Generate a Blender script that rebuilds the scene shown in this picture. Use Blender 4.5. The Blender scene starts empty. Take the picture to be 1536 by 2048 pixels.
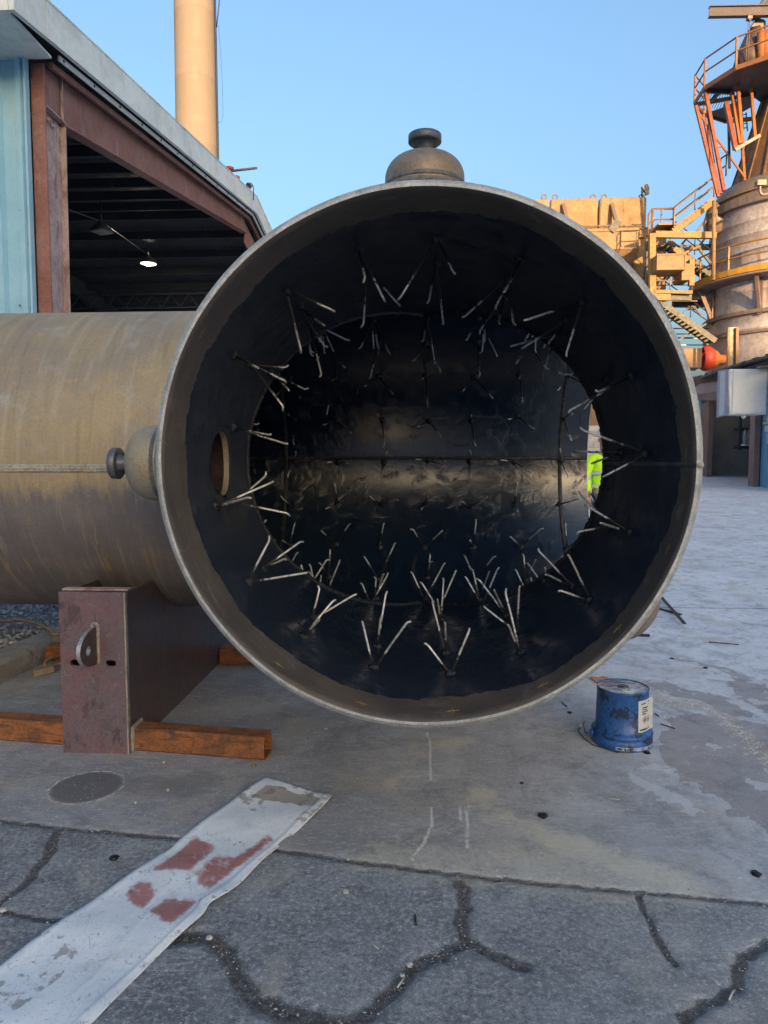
import bpy, math, random
import numpy as np
from mathutils import Vector, Matrix
from math import radians as R, sin, cos, pi

random.seed(7); rng = np.random.default_rng(7)
sc = bpy.context.scene
col = sc.collection

# ------------------------------------------------------------------ camera, sky, sun, exposure
F, W, H = 1420.0, 1536.0, 2048.0
YAW, PITCH, CAMZ = R(3.18), R(-4.19), 1.5
cam_d = bpy.data.cameras.new('camera')
cam = bpy.data.objects.new('camera', cam_d); col.objects.link(cam)
cam.location = (0, 0, CAMZ); cam.rotation_euler = (R(90) + PITCH, 0, YAW)
cam_d.sensor_fit = 'VERTICAL'; cam_d.sensor_height = 36.0; cam_d.lens = F / H * 36.0
cam_d.clip_start = 0.05; cam_d.clip_end = 3000
sc.camera = cam

SUN_EL, SUN_AZ = 5.5, 18.0            # sun low behind the camera, a little to the right
sun_dir = Vector((sin(R(SUN_AZ)) * cos(R(SUN_EL)), -cos(R(SUN_AZ)) * cos(R(SUN_EL)), sin(R(SUN_EL))))
world = bpy.data.worlds.new('World'); sc.world = world; world.use_nodes = True
wn = world.node_tree; wn.nodes.clear()
sky = wn.nodes.new('ShaderNodeTexSky'); sky.sky_type = 'NISHITA'; sky.sun_disc = False
sky.sun_elevation = R(SUN_EL); sky.sun_rotation = math.atan2(sun_dir.x, sun_dir.y)
sky.air_density = 1.0; sky.dust_density = 9.0; sky.ozone_density = 2.2
bg = wn.nodes.new('ShaderNodeBackground'); bg.inputs['Strength'].default_value = 0.15
wo = wn.nodes.new('ShaderNodeOutputWorld')
wn.links.new(sky.outputs[0], bg.inputs[0]); wn.links.new(bg.outputs[0], wo.inputs[0])
sun_l = bpy.data.lights.new('sun', 'SUN'); sun_l.energy = 2.0; sun_l.angle = R(0.5); sun_l.color = (.80, .49, .25)
sun = bpy.data.objects.new('sun', sun_l); col.objects.link(sun)
sun.rotation_euler = sun_dir.to_track_quat('Z', 'Y').to_euler()
sc.view_settings.view_transform = 'Standard'; sc.view_settings.look = 'None'
sc.view_settings.exposure = 2.4; sc.view_settings.gamma = 1.0; sc.view_settings.use_curve_mapping = False
sc.render.engine = 'CYCLES'
sc.cycles.max_bounces = 8; sc.cycles.diffuse_bounces = 5; sc.cycles.glossy_bounces = 5

# ------------------------------------------------------------------ measuring helpers (pixel of the survey photo -> place)
_Rm = cam.rotation_euler.to_matrix()
def ray(px, py):
    return _Rm @ Vector(((px - W / 2) / F, -(py - H / 2) / F, -1.0))
def PY(px, py, Y):
    d = ray(px, py); t = Y / d.y; return Vector((d.x * t, Y, CAMZ + d.z * t))
def PX(px, py, X):
    d = ray(px, py); t = X / d.x; return Vector((X, d.y * t, CAMZ + d.z * t))
def PZ(px, py, z=0.0):
    d = ray(px, py); t = (z - CAMZ) / d.z; return Vector((d.x * t, d.y * t, z))
SL0, SL, SLMAX = 6.0, 0.0175, 46.0
def gz(y): return SL * (min(max(y, SL0), SLMAX) - SL0)

# ------------------------------------------------------------------ mesh builder
class MB:
    def __init__(s): s.v = []; s.f = []; s.mi = []; s.sm = []
    def add(s, vs, fs, mi=0, smooth=False):
        o = len(s.v); s.v += [tuple(v) for v in vs]
        for f in fs: s.f.append(tuple(i + o for i in f)); s.mi.append(mi); s.sm.append(smooth)
        return s
    def box(s, c, d, rot=None, mi=0, bev=0.0):
        hx, hy, hz = d[0] / 2, d[1] / 2, d[2] / 2; c = Vector(c)
        if bev <= 0:
            vs = [Vector((x * hx, y * hy, z * hz)) for z in (-1, 1) for x, y in ((-1, -1), (1, -1), (1, 1), (-1, 1))]
            fs = [(3, 2, 1, 0), (4, 5, 6, 7), (0, 1, 5, 4), (1, 2, 6, 5), (2, 3, 7, 6), (3, 0, 4, 7)]
        else:
            b = min(bev, hx * .9, hy * .9, hz * .9)
            vs = []; idx = {}
            for sx in (-1, 1):
                for sy in (-1, 1):
                    for sz in (-1, 1):
                        for ax in range(3):
                            p = [sx * (hx - b), sy * (hy - b), sz * (hz - b)]
                            p[ax] = (sx * hx, sy * hy, sz * hz)[ax]
                            idx[(sx, sy, sz, ax)] = len(vs); vs.append(Vector(p))
            fs = []
            for ax in range(3):
                o = [a for a in range(3) if a != ax]
                for sg in (-1, 1):
                    q = []
                    for a, b2 in ((-1, -1), (1, -1), (1, 1), (-1, 1)):
                        k = [0, 0, 0]; k[ax] = sg; k[o[0]] = a; k[o[1]] = b2; q.append(idx[(k[0], k[1], k[2], ax)])
                    fs.append(tuple(q))
            for ax in range(3):
                o = [a for a in range(3) if a != ax]
                for a in (-1, 1):
                    for b2 in (-1, 1):
                        q = []
                        for sg, w in ((-1, o[0]), (1, o[0]), (1, o[1]), (-1, o[1])):
                            k = [0, 0, 0]; k[ax] = sg; k[o[0]] = a; k[o[1]] = b2; q.append(idx[(k[0], k[1], k[2], w)])
                        fs.append(tuple(q))
            for sx in (-1, 1):
                for sy in (-1, 1):
                    for sz in (-1, 1): fs.append(tuple(idx[(sx, sy, sz, a)] for a in range(3)))
        if rot is not None: vs = [rot @ v for v in vs]
        return s.add([c + v for v in vs], fs, mi)
    def beam(s, p0, p1, w, h, up=(0, 0, 1), mi=0):
        """box bar from p0 to p1, w across, h along up"""
        p0, p1 = Vector(p0), Vector(p1); d = (p1 - p0); L = d.length; d = d / L
        u = Vector(up); x = d.cross(u)
        if x.length < 1e-4: x = d.cross(Vector((1, 0, 0)))
        x.normalize(); u = x.cross(d)
        m = Matrix((x, d, u)).transposed()
        return s.box((p0 + p1) / 2, (w, L, h), m, mi)
    def ibeam(s, p0, p1, w, h, up=(0, 0, 1), t=0.02, mi=0):
        p0, p1 = Vector(p0), Vector(p1); d = (p1 - p0).normalized(); u = Vector(up); x = d.cross(u).normalized(); u = x.cross(d)
        s.beam(p0, p1, t, h - 2 * t, up, mi); s.beam(p0 + u * (h / 2 - t / 2), p1 + u * (h / 2 - t / 2), w, t, up, mi)
        return s.beam(p0 - u * (h / 2 - t / 2), p1 - u * (h / 2 - t / 2), w, t, up, mi)
    def tube(s, pts, r, n=8, mi=0, cap=True, smooth=True):
        pts = [Vector(p) for p in pts]; N = len(pts)
        rs = r if isinstance(r, (list, tuple)) else [r] * N
        vs = []; prev = None
        for i, p in enumerate(pts):
            d = (pts[min(i + 1, N - 1)] - pts[max(i - 1, 0)]).normalized()
            if prev is None:
                a = d.cross(Vector((0, 0, 1)))
                if a.length < .1: a = d.cross(Vector((1, 0, 0)))
            else: a = prev - d * prev.dot(d)
            a.normalize(); prev = a; b = d.cross(a)
            for k in range(n):
                t = 2 * pi * k / n; vs.append(p + (a * cos(t) + b * sin(t)) * rs[i])
        fs = [(i * n + k, i * n + (k + 1) % n, (i + 1) * n + (k + 1) % n, (i + 1) * n + k) for i in range(N - 1) for k in range(n)]
        if cap: fs += [tuple(range(n - 1, -1, -1)), tuple((N - 1) * n + k for k in range(n))]
        return s.add(vs, fs, mi, smooth)
    def lathe(s, prof, n=32, o=(0, 0, 0), ax=(0, 0, 1), mi=0, smooth=True, closed=False, a0=0, a1=2 * pi):
        """prof: (radius, height along ax)"""
        o = Vector(o); ax = Vector(ax).normalized(); u = ax.cross(Vector((0, 1, 0)))
        if u.length < .1: u = ax.cross(Vector((1, 0, 0)))
        u.normalize(); w = ax.cross(u)
        full = abs(a1 - a0 - 2 * pi) < 1e-6; m = n if full else n + 1
        vs = [o + ax * h + (u * cos(a0 + (a1 - a0) * k / n) + w * sin(a0 + (a1 - a0) * k / n)) * r for r, h in prof for k in range(m)]
        P = len(prof); fs = []
        for i in range(P if closed else P - 1):
            j = (i + 1) % P
            for k in range(n):
                k2 = (k + 1) % m; fs.append((i * m + k, i * m + k2, j * m + k2, j * m + k))
        return s.add(vs, fs, mi, smooth)
    def prism(s, poly, d, mi=0):
        """poly: list of 3-D points (planar), extruded by vector d"""
        n = len(poly); d = Vector(d); a = [Vector(p) for p in poly]; b = [p + d for p in a]
        fs = [tuple(range(n - 1, -1, -1)), tuple(range(n, 2 * n))] + [(i, (i + 1) % n, n + (i + 1) % n, n + i) for i in range(n)]
        return s.add(a + b, fs, mi)
    def build(s, name, mats, parent=None, origin=None, attrs=None):
        me = bpy.data.meshes.new(name)
        o = Vector(origin) if origin is not None else (Vector(parent['o_']) if parent is not None else Vector((0, 0, 0)))
        me.from_pydata([(v[0] - o.x, v[1] - o.y, v[2] - o.z) for v in s.v], [], s.f)
        if not isinstance(mats, (list, tuple)): mats = [mats]
        for m in mats: me.materials.append(m)
        me.polygons.foreach_set('material_index', s.mi); me.polygons.foreach_set('use_smooth', s.sm)
        if attrs:
            for k, a in attrs.items():
                at = me.attributes.new(k, 'FLOAT', 'POINT'); at.data.foreach_set('value', np.asarray(a, dtype=np.float32))
        me.update()
        ob = bpy.data.objects.new(name, me); col.objects.link(ob)
        if parent is not None:
            ob.parent = parent
            po = Vector(parent['o_']); ob.location = o - po; ob['o_'] = tuple(o)
        else: ob.location = o; ob['o_'] = tuple(o)
        return ob
def thing(name, label, cat, o=(0, 0, 0), group=None):
    e = bpy.data.objects.new(name, None); col.objects.link(e); e.location = o; e['o_'] = tuple(o)
    e['label'] = label; e['category'] = cat; e.empty_display_size = .2
    if group: e['group'] = group
    return e
def tag(o, label=None, cat=None, group=None, kind=None):
    if label: o['label'] = label
    if cat: o['category'] = cat
    if group: o['group'] = group
    if kind: o['kind'] = kind
    return o
def copy_tree(o, parent=None, shift=None):
    c = o.copy(); col.objects.link(c)
    if parent is not None: c.parent = parent
    for ch in [x for x in bpy.data.objects if x.parent == o]: copy_tree(ch, c)
    return c

# ------------------------------------------------------------------ materials
class NT:
    def __init__(s, name):
        s.m = bpy.data.materials.new(name); s.m.use_nodes = True; s.t = s.m.node_tree; s.t.nodes.clear()
        s.out = s.n('ShaderNodeOutputMaterial'); s.b = s.n('ShaderNodeBsdfPrincipled'); s.l(s.b.outputs[0], s.out.inputs[0])
    def n(s, t, **k):
        x = s.t.nodes.new(t)
        for a, v in k.items(): setattr(x, a, v)
        return x
    def l(s, a, b): s.t.links.new(a, b)
    def set(s, sock, v):
        if isinstance(v, (int, float)): sock.default_value = v
        elif isinstance(v, (tuple, list)): sock.default_value = (*v, 1) if len(sock.default_value) == 4 and len(v) == 3 else v
        else: s.l(v, sock)
    def pos(s, scale=(1, 1, 1), world=False):
        if world: src = s.n('ShaderNodeNewGeometry').outputs['Position']
        else: src = s.n('ShaderNodeTexCoord').outputs['Object']
        if scale == (1, 1, 1): return src
        m = s.n('ShaderNodeMapping'); m.inputs['Scale'].default_value = scale; s.l(src, m.inputs[0]); return m.outputs[0]
    def noise(s, vec, scale=5, detail=5, rough=.6, dist=0):
        x = s.n('ShaderNodeTexNoise'); x.inputs['Scale'].default_value = scale; x.inputs['Detail'].default_value = detail
        x.inputs['Roughness'].default_value = rough; x.inputs['Distortion'].default_value = dist; s.l(vec, x.inputs['Vector']); return x.outputs[0]
    def vor(s, vec, scale=5, feature='F1', out='Distance', rand=1):
        x = s.n('ShaderNodeTexVoronoi'); x.feature = feature; x.inputs['Scale'].default_value = scale; x.inputs['Randomness'].default_value = rand
        s.l(vec, x.inputs['Vector']); return x.outputs[out]
    def ramp(s, v, a, b, lo=0.0, hi=1.0):
        x = s.n('ShaderNodeMapRange'); x.interpolation_type = 'SMOOTHSTEP'
        s.l(v, x.inputs[0]); x.inputs[1].default_value = a; x.inputs[2].default_value = b; x.inputs[3].default_value = lo; x.inputs[4].default_value = hi
        return x.outputs[0]
    def math(s, op, a, b=0.0, c=None):
        x = s.n('ShaderNodeMath', operation=op); s.set(x.inputs[0], a); s.set(x.inputs[1], b)
        if c is not None: s.set(x.inputs[2], c)
        return x.outputs[0]
    def mix(s, f, a, b):
        x = s.n('ShaderNodeMix', data_type='RGBA'); s.set(x.inputs[0], f); s.set(x.inputs[6], a); s.set(x.inputs[7], b); return x.outputs[2]
    def attr(s, name): return s.n('ShaderNodeAttribute', attribute_name=name).outputs['Fac']
    def xyz(s, vec):
        x = s.n('ShaderNodeSeparateXYZ'); s.l(vec, x.inputs[0]); return x.outputs
    def bump(s, h, dist=.01, strength=1.0, prev=None):
        x = s.n('ShaderNodeBump'); x.inputs['Distance'].default_value = dist; x.inputs['Strength'].default_value = strength
        s.l(h, x.inputs['Height'])
        if prev is not None: s.l(prev, x.inputs['Normal'])
        return x.outputs[0]
    def done(s, col=None, rough=None, metal=None, normal=None, spec=None, coat=None):
        if col is not None: s.set(s.b.inputs['Base Color'], col)
        if rough is not None: s.set(s.b.inputs['Roughness'], rough)
        if metal is not None: s.set(s.b.inputs['Metallic'], metal)
        if normal is not None: s.l(normal, s.b.inputs['Normal'])
        if spec is not None: s.set(s.b.inputs['Specular IOR Level'], spec)
        return s.m

def worn(name, c1, c2, c3=None, scale=3.0, rough=.6, metal=0.0, bump=.002, streak=None, a=.4, b=.62, c3a=.6, c3b=.7, fine=60, world=False, grime=1.0):
    """two-tone patchy paint or steel, optional third tone as streaks or spots, fine grain bump"""
    t = NT(name); p = t.pos(world=world)
    n1 = t.noise(p, scale, 6, .65, .3); n2 = t.noise(p, scale * 7, 5, .7)
    m = t.math('ADD', t.math('MULTIPLY', n1, .7), t.math('MULTIPLY', n2, .3))
    c = t.mix(t.ramp(m, a, b), c1, c2)
    if c3 is not None:
        ps = t.pos(streak, world) if streak else p
        n3 = t.noise(ps, scale * 1.5, 6, .7, .2)
        c = t.mix(t.math('MULTIPLY', t.ramp(n3, c3a, c3b), .85), c, c3)
    n4 = t.noise(p, fine, 4, .7); n5 = t.noise(p, scale * 2.3, 6, .7, .5)
    c = t.mix(t.ramp(n5, .48, .30, 0.0, .30 * grime), c, (0.03, 0.028, 0.026))
    c = t.mix(t.ramp(n4, .38, .70, 0.0, .30 * grime), c, (0.02, 0.02, 0.02))
    edge_ = t.vor(p, scale * 2.2, 'DISTANCE_TO_EDGE'); sm_ = t.math('MULTIPLY', t.ramp(edge_, .014, .0), t.ramp(n2, .52, .62)); c = t.mix(t.math('MULTIPLY', sm_, .35 * grime), c, (.5, .48, .44))
    rg = t.ramp(n2, .3, .7, max(rough - .12, .05), min(rough + .12, 1))
    nn = t.bump(t.math('ADD', n4, t.math('MULTIPLY', n2, 1.5)), bump)
    return t.done(c, rg, metal, nn)
def plain(name, c, rough=.6, metal=0.0):
    return worn(name, c, tuple(x * .8 for x in c), scale=4, rough=rough, metal=metal, bump=.0008)

M = {}
# pipe outside: mill steel, olive brown above, dark grey below with yellow rust runs
def pipe_outside():
    t = NT('weathered_pipe_steel'); p = t.pos(world=True); x = t.xyz(p)
    n1 = t.noise(p, 2.2, 7, .65, .4); n2 = t.noise(p, 14, 6, .7, .2); n5 = t.noise(p, 90, 4, .7)
    base = t.mix(t.ramp(n1, .38, .64), (.40, .315, .19), (.33, .275, .20))
    base = t.mix(t.ramp(n2, .52, .70, 0, .7), base, (.50, .375, .20))
    base = t.mix(t.ramp(t.noise(p, 4.1, 5, .6), .56, .72, 0, .55), base, (.44, .43, .40))
    # darker grey tone on the lower side; its edge is ragged
    edge = t.math('ADD', x[2], t.math('MULTIPLY', t.math('SUBTRACT', t.noise(t.pos((3, 1, 1), True), 2.2, 6, .65), .5), .55))
    lower_m = t.ramp(edge, 1.26, 1.38, 1, 0)
    dark = t.mix(t.ramp(n1, .4, .62), (.185, .17, .175), (.24, .21, .20))
    base = t.mix(lower_m, base, dark)
    # rust runs: thin, running down the plate
    wob = t.math('ADD', x[0], t.math('MULTIPLY', t.noise(p, 3.0, 3, .5), .10))
    cx = t.n('ShaderNodeCombineXYZ'); t.l(wob, cx.inputs[0]); t.l(t.math('MULTIPLY', x[2], .10), cx.inputs[2])
    runs = t.noise(cx.outputs[0], 26, 3, .55)
    strk = t.noise(t.pos((9, .6, .6), True), 2.2, 5, .7, .2); base = t.mix(t.ramp(strk, .50, .68, 0, .35), base, (.155, .13, .10)); base = t.mix(t.ramp(strk, .46, .34, 0, .30), base, (.52, .46, .36))
    runm = t.math('MULTIPLY', t.ramp(runs, .60, .68), t.math('MULTIPLY', t.ramp(x[2], 1.42, 1.25, 0, 1), t.ramp(x[2], .62, .95, 0, 1)))
    base = t.mix(t.math('MULTIPLY', runm, t.ramp(n2, .35, .6, .15, .8)), base, (.46, .29, .10))
    # scratches of chalk / grinding
    sc_ = t.vor(t.pos((1.0, 1.0, 4.0), True), 5, 'DISTANCE_TO_EDGE')
    scm = t.math('MULTIPLY', t.ramp(sc_, .014, .0, 0, 1), t.ramp(t.noise(p, 1.7, 3), .55, .62, 0, .5))
    base = t.mix(scm, base, (.58, .56, .50))
    base = t.mix(t.ramp(n5, .4, .75, 0, .25), base, (.05, .045, .04))
    nn = t.bump(t.math('ADD', n5, n2), .0015)
    return t.done(base, t.ramp(n2, .3, .7, .48, .68), .35, nn)
M['pipe_out'] = pipe_outside()
STUB_F = 2.40        # distance of the mouth from the camera
def inside():
    """inner wall: bare mill steel near the mouth, black brushed mastic beyond"""
    t = NT('black_mastic_on_steel'); p = t.pos(world=True); x = t.xyz(p)
    nb = t.noise(p, 2.6, 3, .5); nf = t.noise(p, 34, 5, .7); ns = t.noise(p, 9, 6, .65, .4)
    ev = t.math('ADD', x[1], t.math('ADD', t.math('MULTIPLY', t.math('SUBTRACT', nb, .5), .20), t.math('MULTIPLY', t.math('SUBTRACT', nf, .5), .055)))
    ex = t.math('ADD', t.math('ADD', ev, t.math('MULTIPLY', t.math('SUBTRACT', t.noise(t.pos((1, .35, 1), True), 15, 5, .7), .5), .085)), t.math('MULTIPLY', t.math('MAXIMUM', x[0], 0.0), .10))
    cm = t.ramp(ex, STUB_F + .244, STUB_F + .250, 0, 1)
    # bare steel
    bare = t.mix(t.ramp(t.noise(p, 3.4, 6, .65, .3), .36, .64), (.078, .064, .056), (.130, .102, .078))
    bare = t.mix(t.ramp(ns, .56, .72, 0, .6), bare, (.26, .23, .19))
    lay = t.noise(t.pos((1.5, 14, 1.5), True), 3, 6, .7, .3); bare = t.mix(t.ramp(lay, .52, .66, 0, .5), bare, (.06, .048, .04)); bare = t.mix(t.ramp(lay, .44, .32, 0, .4), bare, (.21, .155, .10)); scz = t.vor(t.pos((1, 2.5, 1), True), 7, 'DISTANCE_TO_EDGE'); bare = t.mix(t.math('MULTIPLY', t.ramp(scz, .012, 0), t.ramp(t.noise(p, 5, 3), .5, .58, 0, .5)), bare, (.42, .38, .30))
    bare = t.mix(t.ramp(t.noise(p, 60, 4, .7), .4, .75, 0, .35), bare, (.03, .025, .02))
    # mastic: nearly black, blue grey where thin, brushed around
    thin = t.ramp(t.noise(p, 1.4, 4, .6), .5, .72, 0, .6)
    mast = t.mix(thin, (.008, .017, .036), (.016, .028, .050))
    c = t.mix(cm, bare, mast)
    blob = t.vor(p, 13, 'SMOOTH_F1'); lumps = t.ramp(t.noise(p, 9, 5, .7, .8), .45, .75)
    wr = t.noise(t.pos((1, 1, 3.0), True), 34, 6, .75, 1.6)
    h = t.math('ADD', t.math('MULTIPLY', lumps, .22), t.math('ADD', t.math('MULTIPLY', wr, t.math('ADD', .25, t.math('MULTIPLY', lumps, 1.6))), t.math('MULTIPLY', ns, .6)))
    h = t.math('ADD', t.math('MULTIPLY', h, cm), t.math('MULTIPLY', nf, .1))
    h = t.math('ADD', h, t.math('MULTIPLY', cm, .5))
    wetm = t.ramp(t.noise(p, 9, 5, .7, .5), .57, .66); gl = t.noise(p, 75, 5, .8, 1.0)
    h = t.math('ADD', h, t.math('MULTIPLY', t.math('MULTIPLY', wetm, cm), t.math('MULTIPLY', gl, 1.7))); mr = t.math('SUBTRACT', t.ramp(t.noise(p, 3.5, 4, .6), .35, .7, .20, .27), t.math('MULTIPLY', wetm, .10))
    pool = t.ramp(x[2], .98, .78, 0, 1); h = t.math('MULTIPLY', h, t.math('SUBTRACT', 1.0, t.math('MULTIPLY', pool, .55))); mr = t.math('MAXIMUM', t.math('SUBTRACT', mr, t.math('MULTIPLY', pool, .12)), .05)
    h = t.math('MULTIPLY', h, t.ramp(x[1], 4.4, 5.0, 1.0, .55)); nn = t.bump(h, .0028)
    rg = t.n('ShaderNodeMix', data_type='FLOAT'); t.l(cm, rg.inputs[0]); rg.inputs[2].default_value = .52; t.l(mr, rg.inputs[3])
    t.b.inputs['IOR'].default_value = 1.62; return t.done(c, rg.outputs[0], 0.0, nn, .62)
M['pipe_in'] = inside()
M['rim'] = worn('ground_steel_edge', (.52, .53, .52), (.38, .38, .36), (.30, .25, .18), scale=16, rough=.45, metal=.2, bump=.0015, a=.42, b=.6, c3a=.60, c3b=.72, fine=140)
M['weld'] = worn('weld_bead_steel', (0.52, 0.48, 0.41), (0.34, 0.30, 0.25), (0.450, 0.255, 0.105), scale=12, rough=.45, metal=.4, bump=.003, fine=120)
M['weld_dark'] = worn('dark_weld_bead', (0.140, 0.140, 0.147), (0.280, 0.266, 0.252), scale=18, rough=.4, metal=.5, bump=.003, fine=150)
M['nozzle'] = worn('brown_nozzle_steel', (0.264, 0.192, 0.125), (0.336, 0.304, 0.256), (0.480, 0.320, 0.144), scale=4, rough=.5, metal=.35, bump=.0015, streak=(3, 3, .6), fine=100)
M['nozzle_lt'] = worn('tan_nozzle_steel', (0.406, 0.336, 0.217), (0.350, 0.343, 0.329), (0.462, 0.336, 0.154), scale=3.5, rough=.5, metal=.3, bump=.0015, streak=(3, 3, .5), fine=100)
M['flange'] = worn('blue_grey_flange_steel', (0.112, 0.123, 0.147), (0.165, 0.173, 0.188), scale=9, rough=.45, metal=.5, bump=.001)
M['redox'] = worn('bare_red_brown_plate', (.055, .032, .030), (.028, .018, .018), scale=3, rough=.6, metal=.1)
M['saddle'] = worn('maroon_primer_plate', (.235, .115, .125), (.18, .135, .155), (.10, .065, .072), scale=3.0, rough=.40, metal=.15, bump=.001, streak=(2.2, 2.2, 1.1), a=.40, b=.58, c3a=.55, c3b=.66, fine=90)
M['saddle_dk'] = worn('dark_maroon_plate', (0.139, 0.078, 0.075), (0.099, 0.082, 0.093), (0.204, 0.145, 0.102), scale=2.4, rough=.40, metal=.2, bump=.001, streak=(1.5, 1.5, .4), c3a=.58, c3b=.72, fine=90)
M['rust_tube'] = worn('orange_rusted_tube', (.38, .135, .036), (.19, .075, .032), (.085, .048, .036), scale=8, rough=.75, metal=0, bump=.003, streak=(.5, 4, 4), a=.40, b=.60, c3a=.52, c3b=.62, fine=110)
M['lug'] = worn('lug_cut_steel', (0.495, 0.525, 0.540), (0.360, 0.375, 0.390), scale=9, rough=.38, metal=.6)
def rod_mat():
    t = NT('anchor_rod_steel'); p = t.pos(world=True); h = t.attr('along')
    n = t.noise(p, 45, 4, .6); 
    c = t.mix(t.ramp(t.noise(p, 20, 4), .4, .65), (.74, .75, .76), (.50, .47, .43))
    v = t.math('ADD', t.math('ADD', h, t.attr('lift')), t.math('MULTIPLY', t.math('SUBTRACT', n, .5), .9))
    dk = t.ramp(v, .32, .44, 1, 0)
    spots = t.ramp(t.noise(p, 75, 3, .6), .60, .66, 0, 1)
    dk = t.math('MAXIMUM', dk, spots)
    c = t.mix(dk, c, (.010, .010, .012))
    met = t.math('MULTIPLY', t.math('SUBTRACT', 1.0, dk), .45)
    return t.done(c, .38, met, t.bump(n, .001))
M['rod'] = rod_mat()
M['mastic'] = worn('wet_black_mastic', (0.013, 0.014, 0.018), (0.026, 0.027, 0.032), scale=6, rough=.18, bump=.006, fine=50)

M['blue_wall'] = worn('blue_painted_sheet', (0.256, 0.500, 0.663), (0.312, 0.562, 0.725), (0.375, 0.537, 0.625), scale=1.0, rough=.5, bump=.0008, streak=(3, 3, .25), c3a=.52, c3b=.72, fine=40, grime=.25)
M['fascia'] = worn('weathered_white_trim', (0.742, 0.811, 0.793), (0.586, 0.638, 0.621), (0.380, 0.380, 0.345), scale=1.4, rough=.5, bump=.001, streak=(.5, .5, 4), c3a=.60, c3b=.8, fine=30, grime=.25)
M['red_steel'] = worn('faded_red_oxide_steel', (0.248, 0.104, 0.080), (0.320, 0.168, 0.144), (0.544, 0.400, 0.368), scale=2.2, rough=.6, metal=.1, bump=.001, streak=(2, 2, .5), a=.4, b=.65, c3a=.55, c3b=.78)
M['pink_steel'] = worn('chalky_pink_steel', (0.360, 0.255, 0.247), (0.495, 0.390, 0.375), (0.210, 0.120, 0.105), scale=4.5, rough=.65, bump=.002, streak=(2, 2, .5), c3a=.52, c3b=.64)
M['dark_steel'] = worn('dark_roof_steel', (.035, .040, .050), (.060, .062, .070), (.02, .02, .022), scale=1.5, rough=.6, metal=.1, bump=.001)
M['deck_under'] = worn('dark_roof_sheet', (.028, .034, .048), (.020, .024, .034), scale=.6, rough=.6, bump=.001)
M['stack'] = worn('cream_stack_paint', (.29, .245, .19), (.265, .22, .17), (.22, .18, .14), scale=.10, rough=.7, bump=.001, streak=(2.0, 2.0, .10), a=.35, b=.65, c3a=.48, c3b=.72, fine=3, grime=.2)
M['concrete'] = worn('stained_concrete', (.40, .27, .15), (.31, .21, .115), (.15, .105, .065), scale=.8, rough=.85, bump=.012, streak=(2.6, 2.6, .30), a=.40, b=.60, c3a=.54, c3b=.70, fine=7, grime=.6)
M['yellow_steel'] = worn('faded_yellow_steel', (.38, .205, .05), (.28, .165, .06), (.11, .085, .06), scale=.9, rough=.6, bump=.002, a=.4, b=.6, c3a=.55, c3b=.66, fine=12)
M['grey_green'] = worn('grey_green_steel', (.115, .125, .105), (.16, .155, .12), (.22, .14, .06), scale=.9, rough=.6, bump=.002, c3a=.6, c3b=.72, fine=12)
M['rail'] = worn('galvanised_handrail', (.34, .32, .30), (.38, .26, .16), scale=2, rough=.5, metal=.3)
M['orange_rail'] = worn('orange_handrail', (0.294, 0.133, 0.042), (0.238, 0.105, 0.042), scale=2, rough=.6)
M['red_strut'] = worn('red_strut_steel', (0.288, 0.068, 0.036), (0.336, 0.128, 0.048), (0.096, 0.040, 0.028), scale=1.4, rough=.6, c3a=.6, c3b=.7, fine=12)
M['tower'] = worn('silver_tower_cladding', (.62, .60, .61), (.48, .45, .45), (.40, .27, .17), scale=.4, rough=.5, metal=.1, bump=.006, streak=(2.2, 2.2, .35), a=.4, b=.60, c3a=.55, c3b=.70, fine=5)
M['cone'] = worn('rusted_tower_cone', (0.232, 0.134, 0.065), (0.173, 0.108, 0.065), (0.345, 0.143, 0.043), scale=.5, rough=.7, metal=.1, bump=.008, streak=(2.6, 2.6, .3), a=.4, b=.6, c3a=.54, c3b=.72, fine=6)
M['neck'] = worn('purple_brown_duct', (.135, .095, .085), (.10, .085, .09), (.36, .15, .05), scale=.8, rough=.5, metal=.3, streak=(3, 3, .3), c3a=.56, c3b=.7, fine=8)
M['orange_rust'] = worn('bright_orange_rust', (0.400, 0.152, 0.040), (0.304, 0.104, 0.032), (0.416, 0.256, 0.080), scale=1.2, rough=.7, streak=(2, 2, .4), fine=8)
M['band'] = worn('tower_band_steel', (.22, .20, .18), (.30, .22, .15), scale=.8, rough=.5, metal=.3, fine=8)
M['red_paint'] = worn('red_boot_paint', (.55, .055, .03), (.40, .05, .03), scale=1.5, rough=.55)
M['grey_box'] = worn('pale_grey_enclosure', (0.598, 0.637, 0.663), (0.546, 0.585, 0.611), (0.390, 0.403, 0.403), scale=.8, rough=.45, bump=.0005, c3a=.66, c3b=.8, grime=.25)
M['shop_blue'] = worn('mid_blue_sheet', (0.150, 0.351, 0.520), (0.182, 0.403, 0.572), scale=1.1, rough=.5, grime=.25)
M['shop_in'] = worn('dim_interior_wall', (0.340, 0.360, 0.400), (0.260, 0.280, 0.320), (0.200, 0.160, 0.160), scale=.5, rough=.8)
M['lavender'] = worn('pale_grey_lintel', (0.450, 0.450, 0.510), (0.375, 0.375, 0.435), scale=1, rough=.6)
M['roof_dark'] = worn('dirty_roof_edge', (0.128, 0.120, 0.120), (0.090, 0.083, 0.083), (0.300, 0.285, 0.270), scale=1.2, rough=.7, c3a=.58, c3b=.7)
M['brown_post'] = worn('brown_steel_post', (0.200, 0.136, 0.125), (0.256, 0.192, 0.176), scale=1.6, rough=.6, metal=.1)
M['cream'] = worn('cream_far_wall', (.62, .56, .36), (.56, .50, .32), scale=.4, rough=.8)
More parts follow.
